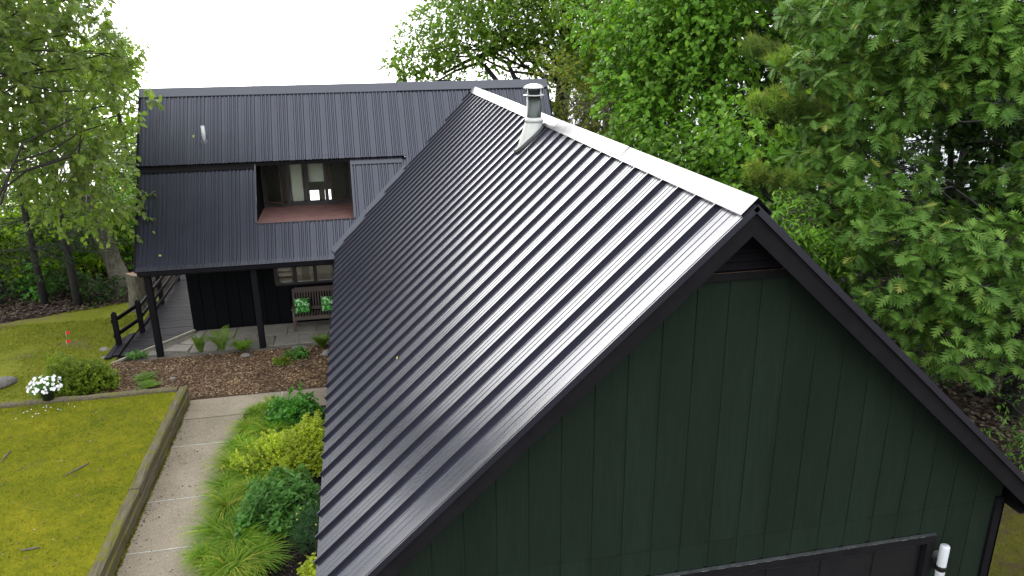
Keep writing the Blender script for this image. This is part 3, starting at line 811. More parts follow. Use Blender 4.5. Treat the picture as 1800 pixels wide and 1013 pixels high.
# drip strip under the upper roof, dark gap and head flashing
def strip(x0, x1, ya, yb, off_, mat, name, th=0.01):
    A = [np.array((x, y, main_z(y))) + n * off_ for x, y in ((x0, ya), (x1, ya), (x1, yb), (x0, yb))]
    MB().prism(A, -n * th).build(name, mat, h_roof_o)
A = [np.array((x, SPLIT + 0.015, main_z(SPLIT + 0.015))) + n * o_ for x, o_ in ((HX0, UO - 0.005), (1.13, UO - 0.005), (1.13, 0.004), (HX0, 0.004))]
MB().prism(A, (0, 0.02, 0.015)).build('drip_fascia', M['rake'], h_roof_o)
zt = main_z(SPLIT) + UO / cm - 0.012
MB().box(WX0 - 0.02, WX1 + 0.02, SPLIT - 0.012, SPLIT + 0.012, zt - 0.20, zt).build('fascia_board', M['rake'], h_roof_o)
MB().box(WX1 + 0.021, 1.14, SPLIT - 0.012, SPLIT + 0.012, zt - 0.125, zt).build('fascia_board', M['rake'], h_roof_o)
MB().box(HX0, WX0 - 0.021, SPLIT - 0.012, SPLIT + 0.012, zt - 0.125, zt).build('fascia_board', M['rake'], h_roof_o)
strip(HX0, WX0 - 0.01, SPLIT - 0.10, SPLIT + 0.03, 0.034, M['rake'], 'head_flashing')
strip(WX1 + 0.01, 1.12, SPLIT - 0.10, SPLIT + 0.03, 0.034, M['trim'], 'head_flashing')
strip(HX0, -0.72, EY - 0.015, EY + 0.05, 0.010, M['trim'], 'eave_trim')
# valley flashing beside the garage roof
va = np.array((GX - GEX, ye_l, main_z(ye_l))); vb = np.array((GX, YE, main_z(YE)))
vdir = (vb - va) / np.linalg.norm(vb - va); vs = np.cross(vdir, n); 
if vs[0] > 0: vs = -vs
lft = n * 0.034
MB().prism([va + lft - vdir * 0.05, vb + lft - vdir * 0.02, vb + lft + vs * 0.13, va + lft + vs * 0.13 - vdir * 0.05], n * 0.004).build('valley_flashing', M['trim'], h_roof_o)

# balcony recess in the roof
bal = MB()
FZ = 3.03
bal.box(WX0 - 0.09, WX1 + 0.05, WY0 + 0.10, WY1 + 0.1, FZ - 0.12, FZ).box(WX0 - 0.004, WX1 + 0.004, WY0 + 0.013, WY0 + 0.0999, FZ - 0.10, FZ)
balc = bal.build('balcony_floor', M['redfloor'], house)
def cheek(x0, x1):
    MB().prism([(x0, WY0, FZ), (x0, WY1 + 0.05, FZ), (x0, WY1 + 0.05, main_z(WY1) + UO - 0.1), (x0, SPLIT + 0.06, main_z(SPLIT + 0.06) + UO - 0.06), (x0, SPLIT + 0.02, main_z(SPLIT)), (x0, WY0, main_z(WY0))], (x1 - x0, 0, 0)).build('cheek_wall', M['siding_b'], house)
cheek(WX0 - 0.10, WX0 - 0.005); cheek(WX1 + 0.005, WX1 + 0.06)
for xx in (WX0, WX1):
    A0 = np.array((xx, WY0, main_z(WY0))); A1 = np.array((xx, SPLIT, main_z(SPLIT)))
    MB().bar(A0 + n * 0.015, A1 + n * 0.015, 0.04, 0.05).build('opening_trim', M['trim'], house)
MB().box(WX0 - 0.02, WX1 + 0.02, WY0 - 0.03, WY0 + 0.012, FZ - 0.06, FZ + 0.012).build('opening_trim', M['trim'], house)
# wall with casements at the back of the recess
wy = WY1
MB().box(WX0 - 0.1, WX1 + 0.05, wy + 0.10, wy + 0.16, FZ - 0.8, FZ + 0.10).build('window_wall', M['frame'], house)
win = MB().box(WX0 - 0.08, WX1 + 0.04, wy + 0.02, wy + 0.10, FZ, FZ + 0.10).box(WX0 - 0.08, WX1 + 0.04, wy + 0.02, wy + 0.10, 4.62, 4.75)
jx = [-2.45, -1.86, -1.36, -0.87, -0.27]
for x in jx: win.box(x - 0.045, x + 0.045, wy + 0.021, wy + 0.099, FZ + 0.101, 4.619)
win_o = win.build('balcony_window', M['frame'], house)
for a, b in ((jx[1], jx[2]), (jx[2], jx[3])):
    MB().box(a + 0.05, b - 0.05, wy + 0.055, wy + 0.062, FZ + 0.11, 4.61).build('pane', M['glass'], win_o)
# two open casement sashes swung out towards the front
def sash(hx, hy, ang_, w):
    pr = MB(); h0, h1 = FZ + 0.12, 4.55; t = 0.045
    pr.box(0, 0.04, -t/2, t/2, h0, h1).box(w - 0.04, w, -t/2, t/2, h0, h1).box(0.041, w - 0.041, -t/2, t/2, h0, h0 + 0.05).box(0.041, w - 0.041, -t/2, t/2, h1 - 0.05, h1)
    rot = (0, 0, ang_)
    s = pr.build('casement_sash', M['sash'], win_o, (hx, hy, 0), rot=rot)
    g = MB().box(0.04, w - 0.04, -0.003, 0.003, h0 + 0.05, h1 - 0.05).mesh('pane'); g.materials.append(M['glass'])
    go = bpy.data.objects.new('pane', g); COL.objects.link(go); go.parent = win_o; go.location = s.location; go.rotation_euler = rot
sash(-2.42, wy - 0.01, R(-30), 0.50)
sash(-0.31, wy - 0.01, R(180 + 30), 0.50)
# room seen through the panes
room = MB()
room.box(-3.4, 1.2, wy + 0.2, 24.0, 2.15, 2.2)
room.box(-3.4, -3.35, wy + 0.2, 24.0, 2.2, 4.9).box(1.15, 1.2, wy + 0.2, 24.0, 2.2, 4.9)
room.box(-3.35, 1.15, 23.95, 24.0, 2.80, 4.9).box(-3.35, 1.15, 23.95, 24.0, 2.2, 2.36)
for x in (-3.3, -2.6, -2.2, -1.62, -1.16, -0.80, 0.2): room.box(x - 0.09, x + 0.09, 23.951, 23.999, 2.36, 2.80)
room.box(-3.34, -1.62, 23.945, 23.99, 2.3, 2.9).box(-0.78, 1.14, 23.945, 23.99, 2.3, 2.9)
room.build('room', M['roomwall'], house)
mb = MB(); k = 0
for i in range(22):
    x = -1.78 + i * 0.014; mb.v += [(x, wy + 0.22 + 0.03 * (i % 2), 3.0), (x, wy + 0.22 + 0.03 * (i % 2), 4.65)]
for i in range(21): mb.f.append((2*i, 2*i+2, 2*i+3, 2*i+1)); mb.sm.append(True)
mb.build('curtain', M['curtain'], house)
bl = MB().box(-1.32, -0.92, wy + 0.20, wy + 0.215, 3.62, 4.65).build('blind', M['curtain'], house)

# walls below
FY = 19.83
hw = MB().box(-4.55, 5.1, FY + 0.03, FY + 0.10, 0, 1.13).box(-4.55, -2.36, FY + 0.03, FY + 0.10, 1.131, 3.0).box(-0.78, 5.1, FY + 0.03, FY + 0.10, 1.131, 3.0).box(-2.359, -0.781, FY + 0.03, FY + 0.10, 2.15, 3.0)
hw.box(-4.55, -4.48, FY + 0.11, 25.0, 0, 4.6).box(5.03, 5.1, FY + 0.11, 25.0, 0, 4.6)
hw.prism([(-4.55, FY + 0.12, 4.6), (-4.55, 25.0, 4.6), (-4.55, RY, RZ - 0.1)], (0.07, 0, 0)).prism([(5.03, FY + 0.12, 4.6), (5.03, 25.0, 4.6), (5.03, RY, RZ - 0.1)], (0.07, 0, 0))
hwall = hw.build('front_wall', M['siding_b'], house)
x = -4.56
while x < -0.6:
    a, b = x + 0.012, min(x + 0.305, -0.5)
    if a > -2.62 + 0.2 and b < -0.5: z1 = 1.128
    else: z1 = 2.9
    MB().box(a, b, FY, FY + 0.029, 0.03, z1).build('siding_board', M['siding_b'], hwall)
    x += 0.316
# ground-floor windows with a dim room behind
lw = MB().box(-2.36, -0.78, FY - 0.015, FY + 0.10, 1.085, 1.15).box(-2.36, -0.78, FY - 0.014, FY + 0.10, 2.08, 2.149)
for x in (-2.33, -1.842, -1.327, -0.815): lw.box(x - 0.045, x + 0.045, FY - 0.013, FY + 0.099, 1.151, 2.079)
lwo = lw.build('porch_window', M['frame'], house)
for a, b in ((-2.285, -1.887), (-1.797, -1.372), (-1.282, -0.86)):
    MB().box(a, b, FY + 0.03, FY + 0.036, 1.152, 2.078).build('pane', M['glass'], lwo)
rm = MB().box(-4.2, 1.0, FY + 0.12, 22.4, 0.0, 0.05).box(-4.2, 1.0, 22.3, 22.38, 0.051, 0.12).box(-4.2, 1.0, 22.3, 22.38, 2.06, 2.1).box(-4.2, 1.0, FY + 0.12, 22.4, 2.1001, 2.14)
for x in (-4.1, -2.9, -1.75, -0.9, 0.3): rm.box(x - 0.12, x + 0.12, 22.3, 22.37, 0.12, 2.06)
rm.build('living_room', M['roomwall'], house)
ch_ = MB()
for x in (-2.35, -1.95): ch_.box(x - 0.03, x + 0.03, 20.4, 20.46, 0.05, 1.55)
for z in (0.95, 1.10, 1.25, 1.40, 1.52): ch_.box(-2.32, -1.98, 20.41, 20.45, z, z + 0.06)
ch_.box(-2.38, -1.92, 20.4, 20.9, 0.45, 0.52)
ch_ = ch_.build('indoor_chair', M['roomwood']); tag(ch_, 'ladder-back brown chair seen through the leftmost porch window pane', 'chair')
# eave beam, posts
MB().box(HX0 + 0.05, -0.75, EY + 0.06, EY + 0.18, 2.06, 2.20).build('eave_beam', M['black'], house)
MB().box(HX0 + 0.03, -0.74, EY + 0.01, EY + 0.04, 2.10, main_z(EY + 0.01) - 0.02).build('eave_fascia', M['black'], house)
MB().box(HX0 + 0.06, -0.3, EY + 0.19, FY - 0.02, 2.28, 2.30).build('porch_ceiling', M['black'], house)
for x, y in ((-5.03, 18.26), (-2.645, 18.27)):
    MB().box(x - 0.07, x + 0.07, y - 0.07, y + 0.07, 0, 2.10).build('porch_post', M['black'], house, bevel=0.006)
# plumbing vent on the upper roof
vy = 20.12; vz = main_z(vy) + UO * 1.3
vp = MB().lathe([(0.045, vz - 0.05), (0.045, vz + 0.38), (0.036, vz + 0.381), (0.036, vz + 0.30)], -3.69, vy, 16).build('vent_pipe', M['pvc'], house)
fl = MB(); 
for lev, (r_, up_) in enumerate(((0.10, 0.03), (0.085, 0.055), (0.05, 0.10))):
    for k in range(18):
        a = 2*math.pi*k/18; p = Vector((-3.69, vy, vz)) + Vector((1, 0, 0)) * (r_ * math.cos(a)) + Vector((0, cm, sm_)) * (r_ * math.sin(a) - 0.02) + N_main * (up_ - 0.03)
        fl.v.append(tuple(p))
for lev in range(2):
    for k in range(18): fl.f.append((lev*18+k, lev*18+(k+1)%18, (lev+1)*18+(k+1)%18, (lev+1)*18+k)); fl.sm.append(True)
fl.build('pipe_flashing', M['rubber'], vp)

# fallen leaves lying on the roofs
def fallen(name, label, pos, nrm, size, ang_):
    nrm = Vector(nrm).normalized(); t = nrm.orthogonal().normalized(); b = nrm.cross(t)
    d = t * math.cos(ang_) + b * math.sin(ang_); s = nrm.cross(d)
    p = Vector(pos) + nrm * 0.012
    v = [p - d*size, p - d*size*0.3 + s*size*0.45 + nrm*0.01, p + d*size*0.4 + s*size*0.4 + nrm*0.014, p + d*size, p + d*size*0.4 - s*size*0.4 + nrm*0.016, p - d*size*0.3 - s*size*0.45 + nrm*0.01]
    mb = MB(); mb.add(v, [(0, 1, 2, 3), (0, 3, 4, 5)]); o = mb.build(name, M['yellowleaf']); tag(o, label, 'leaf', 'fallen leaves on the roofs')
def on_main(px, py, off_=0.0):
    d = ray(px, py); t = (2.281 - MS * 18.093 + off_ - CAM_Z) / (d[2] - MS * d[1]); return CAM + d * t
fallen('fallen_leaf', 'small yellow leaf on the upper house roof beside the vent pipe', on_main(341, 240, UO / cm), N_main, 0.055, 0.4)
fallen('fallen_leaf', 'small yellow leaf on the lower house roof, left edge', on_main(271, 409), N_main, 0.05, 1.2)
fallen('fallen_leaf', 'small yellow leaf near the eave above the corner post', on_main(281, 450), N_main, 0.05, 2.0)
fallen('fallen_leaf', 'small yellow leaf on the garage roof slope', (0.331, 9.268, GZ - GM * (GX - 0.331)), n_left, 0.035, 0.7)

# ------------------------------------------------------------------ retaining wall of timbers
rw = thing('retaining_wall', 'low mossy timber retaining wall between the lawn and the concrete walk', 'wall', (-3.95, 11, 0))
def timber(parent, a, b, w, h, seed):
    """weathered sawn timber: box with slightly wavy, chipped edges"""
    r_ = random.Random(seed); a, b = np.array(a, float), np.array(b, float); L = np.linalg.norm(b - a); nseg = max(3, int(L / 0.3))
    t = (b - a) / L; s_ = np.array((t[1], -t[0], 0)); v, f = [], []
    c = 0.022
    for i in range(nseg + 1):
        p = a + t * L * i / nseg
        jj = lambda m=0.007: r_.uniform(-m, m)
        prof = [(-w/2 + jj(), 0), (w/2 + jj(), 0), (w/2 + jj(), h - c), (w/2 - c + jj() - (0.03 if r_.random() < 0.12 else 0), h + jj(0.005)), (-w/2 + c + jj(), h + jj(0.005)), (-w/2 + jj(), h - c)]
        for q, z in prof: v.append(p + s_ * q + np.array((0, 0, z)))
    for i in range(nseg):
        for k in range(6): f.append((i*6+k, i*6+(k+1)%6, (i+1)*6+(k+1)%6, (i+1)*6+k))
    f.append(tuple(range(6))[::-1]); f.append(tuple(nseg*6 + k for k in range(6)))
    mb = MB(); mb.add(v, f); return mb.build('timber', M['timber'], parent)
yj = [[2.2, 4.6, 7.0, 9.45, 12.0, 13.4, 15.50], [2.2, 3.4, 5.8, 8.2, 10.6, 13.0, 15.5], [2.2, 4.6, 7, 9.4, 11.6, 14.0, 15.5]]
for c in range(3):
    for k in range(len(yj[c]) - 1):
        dz = [0.0, 0.012, -0.008][k % 3] if c == 2 else 0
        timber(rw, (-3.945 + 0.012 * (c % 2) - 0.006 * (k % 2), yj[c][k] + 0.004, -0.06 + c * 0.155), (-3.945 + 0.012 * (c % 2) + 0.004 * (k % 3), yj[c][k+1] - 0.004, -0.06 + c * 0.155), 0.165, 0.144 + dz, c * 10 + k)
ew = thing('edging_wall', 'mossy timber edging along the far side of the lawn behind the flower pot', 'wall', (-8, 15.45, 0))
for c in range(3):
    xs_ = [-4.04, -6.2, -8.6, -11.0, -13.4, -15.8] if c % 2 == 0 else [-4.04, -5.2, -7.5, -10, -12.4, -15.8]
    for k in range(5):
        timber(ew, (xs_[k] - 0.004, 15.45 + 0.008 * (k % 2), -0.06 + c * 0.152), (xs_[k+1] + 0.004, 15.45 - 0.006 * (k % 2), -0.06 + c * 0.152), 0.15, 0.15, 50 + c * 10 + k)

# ------------------------------------------------------------------ deck, step, railing
deck = thing('deck', 'black plank deck running back along the left side of the house', 'deck', (-5.2, 22, 0))
y = 18.42; k = 0
def kerb_x(y): return -4.58 + (y - 19.85) * (1.50 / 1.70)         # diagonal front edge
while y < 27.5:
    b = y + 0.135
    xr = -4.57 if y > 19.9 else min(-4.57, kerb_x((y + b) / 2) + 0.0)
    xl = -5.93
    if y < 19.85: xl = -5.98 - 0.0
    if xr - xl > 0.08:
        ra = -4.57 if y > 19.9 else kerb_x(y); rb = -4.57 if b > 19.9 else kerb_x(b)
        ra, rb = min(ra, -4.57), min(rb, -4.57)
        z = 0.035 + random.uniform(-0.003, 0.003)
        MB().prism([(xl, y, z - 0.035), (max(ra, xl + 0.01), y, z - 0.035), (max(rb, xl + 0.02), b, z - 0.035), (xl, b, z - 0.035)], (0, 0, 0.035)).build('deck_board', M['deckwood'], deck, bevel=0.004)
    y += 0.142
MB().box(-5.9, -4.62, 19.9, 27.4, -0.12, -0.01).build('joist_frame', M['black'], deck)
kb = MB(); A0 = np.array((-4.56, 19.86, 0.0)); A1 = np.array((-6.12, 18.09, -0.03)); kb.bar(A0 + (0.04, -0.03, 0.0), A1 + (0.04, -0.03, 0), 0.06, 0.10); kb = kb.build('kerb_board', M['kerbwood'], deck)
st = thing('deck_step', 'low black plank step at the front left corner of the deck', 'step', (-6.1, 18.9, 0))
for i, (xa, z) in enumerate(((-6.02, 0.055), (-6.17, 0.055))):
    MB().prism([(xa - 0.14, 18.42 - 0.12 * i, z - 0.04), (xa, 18.45 - 0.12 * i, z - 0.04), (xa, 19.95 - 0.25 * i, z - 0.04), (xa - 0.14, 19.85 - 0.25 * i, z - 0.04)], (0, 0, 0.04)).build('step_board', M['deckwood'], st, bevel=0.004)
for i, xa in enumerate((-6.33, -6.47)):
    MB().prism([(xa - 0.13, 18.05 - 0.05 * i, -0.10), (xa, 18.1 - 0.05 * i, -0.10), (xa, 19.0, -0.10), (xa - 0.13, 18.95, -0.10)], (0, 0, 0.04)).build('step_board', M['deckwood'], st, bevel=0.004)
MB().box(-6.30, -5.98, 18.5, 19.6, -0.16, 0.012).build('step_support', M['black'], st)
rl_ = thing('railing', 'black timber railing along the outer edge of the deck', 'railing', (-5.85, 21, 0))
RP = [(-6.19, 19.14, -0.12, 0.87), (-5.85, 20.0, 0.0, 0.87), (-5.85, 22.26, 0.0, 0.87), (-5.85, 24.5, 0.0, 0.87), (-5.85, 26.8, 0, 0.87)]
for (x, y, z0, z1) in RP:
    MB().prism([(x - 0.055, y - 0.055, z0), (x + 0.055, y - 0.055, z0), (x + 0.055, y + 0.055, z0), (x - 0.055, y + 0.055, z0)], (0, 0, z1 - z0)).add([(x - 0.055, y - 0.055, z1), (x + 0.055, y - 0.055, z1), (x + 0.055, y + 0.055, z1), (x - 0.055, y + 0.055, z1), (x - 0.025, y - 0.025, z1 + 0.05), (x + 0.025, y - 0.025, z1 + 0.05), (x + 0.025, y + 0.025, z1 + 0.05), (x - 0.025, y + 0.025, z1 + 0.05)], [(0, 1, 5, 4), (1, 2, 6, 5), (2, 3, 7, 6), (3, 0, 4, 7), (4, 5, 6, 7)]).build('post', M['black'], rl_)
for i in range(len(RP) - 1):
    a, b = RP[i], RP[i + 1]
    for h in ((0.74, 0.36) if i == 0 else (0.78, 0.50, 0.22)):
        A = np.array((a[0] + 0.07 * (i > 0), a[1] - 0.1 * (i == 0), h)); B = np.array((b[0] + 0.07 * (i > 0), b[1], h))
        if i == 0: A[2] -= 0.06; A[0] -= 0.06; B[0] -= 0.07; A[1] += 0.05
        MB().bar(A, B, 0.04, 0.09).build('rail', M['deckwood'] if i else M['black'], rl_)

# ------------------------------------------------------------------ bench and cushions
bx0, bx1 = -1.95, -0.45; by0, by1 = 19.12, 19.62
bench = thing('garden_bench', 'weathered wooden slatted bench under the porch windows', 'bench', ((bx0 + bx1) / 2, 19.37, 0.02))
for x in (bx0 + 0.03, bx1 - 0.03):
    MB().box(x - 0.03, x + 0.03, by0, by0 + 0.06, 0.02, 0.62).build('leg', M['teak'], bench)
    MB().prism([(x - 0.03, by1 - 0.10, 0.02), (x - 0.03, by1 - 0.04, 0.02), (x - 0.03, by1 - 0.03, 0.42), (x - 0.03, by1 + 0.06, 1.02), (x - 0.03, by1 + 0.01, 1.02), (x - 0.03, by1 - 0.10, 0.42)], (0.06, 0, 0)).build('leg', M['teak'], bench)
    MB().prism([(x - 0.04, by0 - 0.06, 0.62), (x - 0.04, by1 - 0.04, 0.60), (x - 0.04, by1 - 0.04, 0.63), (x - 0.04, by0 + 0.1, 0.655), (x - 0.04, by0 - 0.06, 0.65)], (0.08, 0, 0)).build('armrest', M['teak'], bench)
    MB().box(x - 0.02, x + 0.02, by0 + 0.06, by1 - 0.09, 0.30, 0.36).build('side_rail', M['teak'], bench)
MB().box(bx0 + 0.06, bx1 - 0.06, by0 + 0.005, by0 + 0.045, 0.32, 0.41).build('front_apron', M['teak'], bench)
for k in range(19):
    x = bx0 + 0.09 + k * 0.0725
    MB().box(x, x + 0.045, by0 + 0.0, by1 - 0.08, 0.41, 0.43).build('seat_slat', M['teak'], bench)
def tilt(y0, z): return y0 + (z - 0.42) * 0.16
MB().prism([(bx0 + 0.06, tilt(by1 - 0.09, 0.92), 0.92), (bx0 + 0.06, tilt(by1 - 0.05, 0.92), 0.92), (bx0 + 0.06, tilt(by1 - 0.05, 1.05), 1.05), (bx0 + 0.06, tilt(by1 - 0.09, 1.05), 1.05)], (bx1 - bx0 - 0.12, 0, 0)).build('top_rail', M['teak'], bench)
MB().prism([(bx0 + 0.06, tilt(by1 - 0.09, 0.46), 0.46), (bx0 + 0.06, tilt(by1 - 0.05, 0.46), 0.46), (bx0 + 0.06, tilt(by1 - 0.05, 0.53), 0.53), (bx0 + 0.06, tilt(by1 - 0.09, 0.53), 0.53)], (bx1 - bx0 - 0.12, 0, 0)).build('lower_back_rail', M['teak'], bench)
for k in range(20):
    x = bx0 + 0.09 + k * 0.0685
    MB().prism([(x, tilt(by1 - 0.08, 0.53), 0.53), (x, tilt(by1 - 0.06, 0.53), 0.53), (x, tilt(by1 - 0.06, 0.92), 0.92), (x, tilt(by1 - 0.08, 0.92), 0.92)], (0.035, 0, 0)).build('back_slat', M['teak'], bench)
def cushion_mesh():
    bm = bmesh.new(); n = 10; vs = {}
    for s in (-1, 1):
        for i in range(n + 1):
            for j in range(n + 1):
                u, w = i / n * 2 - 1, j / n * 2 - 1
                e = max(0, (1 - u**4) * (1 - w**4)) ** 0.5
                pin = 1 - 0.10 * (1 - abs(u)) * 0 - 0.07 * (1 - u * u) * abs(w) ** 3 * 0
                vs[s, i, j] = bm.verts.new((u * 0.20 * (1 - 0.06 * (1 - w * w) * 0), s * 0.075 * e, w * 0.20))
    for s in (-1, 1):
        for i in range(n):
            for j in range(n):
                q = [vs[s, i, j], vs[s, i+1, j], vs[s, i+1, j+1], vs[s, i, j+1]]
                bm.faces.new(q if s < 0 else q[::-1]).smooth = True
    bmesh.ops.remove_doubles(bm, verts=bm.verts, dist=1e-4)
    me = bpy.data.meshes.new('cushion'); bm.to_mesh(me); bm.free(); me.materials.append(M['cushion']); return me
cme = cushion_mesh()
for x, rz, lab in ((-1.70, 0.06, 'green and white floral cushion on the left half of the bench'), (-1.02, -0.1, 'green and white floral cushion on the bench, half hidden by the garage eave')):
    o = mobj('cushion', cme, None, None, (x, by1 - 0.20, 0.62), (R(-14), 0, rz)); tag(o, lab, 'cushion', 'cushions on the bench')

# ------------------------------------------------------------------ foliage machinery
def tri_leaf(kind):
    """template leaf: x along length 0..1, y half width, z up; returns verts, tris"""
    if kind == 'oak':
        mid = [(0, 0), (.10, 0), (.18, 0), (.26, 0), (.33, 0), (.42, 0), (.50, 0), (.60, 0), (.67, 0), (.76, 0), (.82, 0), (.90, 0), (1.0, 0)]
        out = [(0.0, .010), (.10, .015), (.22, .15), (.25, .055), (.44, .30), (.34, .055), (.66, .37), (.53, .060), (.83, .30), (.70, .055), (.93, .17), (.86, .05), (1.03, 0)]
    elif kind == 'ovate':
        out = [(0, .02), (.18, .27), (.45, .34), (.75, .20), (1.0, 0)]
    elif kind == 'heart':
        out = [(-.06, .16), (.12, .40), (.42, .42), (.75, .22), (1.0, 0)]
    elif kind == 'lance':
        out = [(0, .02), (.3, .15), (.62, .15), (1.0, 0)]
    elif kind == 'rhomb':
        out = [(0, .04), (.45, .36), (1.0, 0)]
    elif kind == 'needle':
        return np.array([(0, -.5, 0), (0, .5, 0), (1, 0, 0)], float), np.array([(0, 1, 2)])
    v, t = [], []
    xs = np.linspace(0, 1, len(out))
    for (x_, w_) in out:
        cv = -0.10 * x_ * x_
        v += [(x_ if kind != 'heart' else max(x_, 0), 0, cv), (x_, w_, cv + 0.22 * w_), (x_, -w_, cv + 0.22 * w_)]
    if kind == 'oak':
        v = []
        for (mx, _), (x_, w_) in zip(mid, out):
            cv = -0.12 * mx * mx; v += [(mx, 0, cv), (x_, w_, cv + 0.18 * w_), (x_, -w_, cv + 0.18 * w_)]
    for i in range(len(out) - 1):
        a = 3 * i; b = a + 3
        t += [(a, b, b + 1), (a, b + 1, a + 1), (a, b + 2, b), (a, a + 2, b + 2)]
    return np.array(v, float), np.array(t)
LEAF = {k: tri_leaf(k) for k in ('oak', 'ovate', 'heart', 'lance', 'rhomb', 'needle')}

def unit(v): return v / (np.linalg.norm(v, axis=-1, keepdims=True) + 1e-9)
def leaves_mesh(name, kind, pos, ax, nr, size, rnd, width=1.0):
    T, F = LEAF[kind]
    ax = unit(ax); nr = unit(nr - ax * np.sum(nr * ax, -1, keepdims=True)); sd_ = np.cross(nr, ax)
    V = pos[:, None, :] + size[:, None, None] * (T[None, :, 0:1] * ax[:, None, :] + T[None, :, 1:2] * width * sd_[:, None, :] + T[None, :, 2:3] * nr[:, None, :])
    n, k = len(pos), len(T)
    tris = (F[None] + (np.arange(n) * k)[:, None, None]).reshape(-1, 3)
    return np_mesh(name, V.reshape(-1, 3), tris, np.repeat(rnd, k))
def rvec(n, r_=None): 
    return unit(rng.normal(size=(n, 3)))
def sprays(centers, radii, n_per, L, k, droop=0.3, up=1.0, tilt_=0.6, shell=2.0, spread=0.9, rosette=False):
    """leaf frames on twigs spread through ellipsoid clumps; returns dict of arrays and the twigs"""
    P, A, N, T0, T1, ti = [], [], [], [], [], 0
    for c, r_, m in zip(centers, radii, n_per):
        c = np.array(c); r_ = np.array(r_) * np.ones(3)
        d = rvec(m); u = rng.random((m, 1)) ** (1 / shell)
        p = c + d * u * r_
        td = unit(d * 0.75 + rvec(m) * 0.55 + np.array((0, 0, 0.10 - droop * 0.5)))
        T0.append(p); T1.append(p + td * L)
        for j in range(k):
            f = (j + 0.6) / k
            if rosette: f = 0.75 + 0.25 * rng.random((m, 1))
            q = p + td * L * f
            rad = rvec(m); rad = unit(rad - td * np.sum(rad * td, -1, keepdims=True))
            a = unit(td * (0.35 if rosette else 0.55) + rad * spread + np.array((0, 0, -droop)) + rvec(m) * 0.2)
            nn = unit(np.array((0, 0, up)) + rvec(m) * tilt_ + d * 0.35)
            P.append(q); A.append(a); N.append(nn)
    return np.concatenate(P), np.concatenate(A), np.concatenate(N), np.concatenate(T0), np.concatenate(T1)
def twig_mesh(name, T0, T1, r0=0.006, r1=0.003):
    """thin three-sided twigs"""
    d = unit(T1 - T0); u = unit(np.cross(d, np.array((0.3, 0.5, 0.8)))); w = np.cross(d, u)
    V = []
    for k in range(3):
        a = 2 * math.pi * k / 3; V.append(T0 + (u * math.cos(a) + w * math.sin(a)) * r0)
    for k in range(3):
        a = 2 * math.pi * k / 3; V.append(T1 + (u * math.cos(a) + w * math.sin(a)) * r1)
    V = np.stack(V, 1).reshape(-1, 3); n = len(T0); F = []
    base = np.array([(0, 1, 4), (0, 4, 3), (1, 2, 5), (1, 5, 4), (2, 0, 3), (2, 3, 5)])
    return np_mesh(name, V, (base[None] + (np.arange(n) * 6)[:, None, None]).reshape(-1, 3))
def curve_pts(a, b, n=6, sag=0.0, jit=0.1):
    a, b = np.array(a, float), np.array(b, float); L = np.linalg.norm(b - a); out = []
    for i in range(n + 1):
        t = i / n; p = a * (1 - t) + b * t
        p = p + np.array((0, 0, 1.0)) * sag * L * math.sin(math.pi * t)
        if 0 < i < n: p = p + rng.normal(size=3) * jit * L / n
        out.append(p)
    return out
def limbs(mb, trunk_pts, trunk_rad, targets, r_at=0.35, r_tip=0.012, n=5, sag=0.08, lscale=1.0, imin=1):
    tp = np.array(trunk_pts)
    for c in targets:
        c = np.array(c)
        # leave the trunk below the target, so that the limb climbs to it
        d = np.linalg.norm(tp[:, :2] - c[:2], axis=1); want = c[2] - 0.45 * d
        i = int(np.argmin(np.abs(tp[:, 2] - want))); i = min(max(i, imin), len(tp) - 1)
        L = np.linalg.norm(c - tp[i]); r0 = min(trunk_rad[i] * 0.5, 0.02 + 0.010 * L) * lscale
        mb.tube(curve_pts(tp[i], c, 7, sag, 0.22), list(np.linspace(r0, r_tip, 8)), n, cap=False)
def visible(P):
    d = P - CAM; z = d @ FWD; x = d @ RGT / np.maximum(z, 0.1) * F_PX + W_PX / 2; y = d @ DWN / np.maximum(z, 0.1) * F_PX + H_PX / 2
    return z, x, y
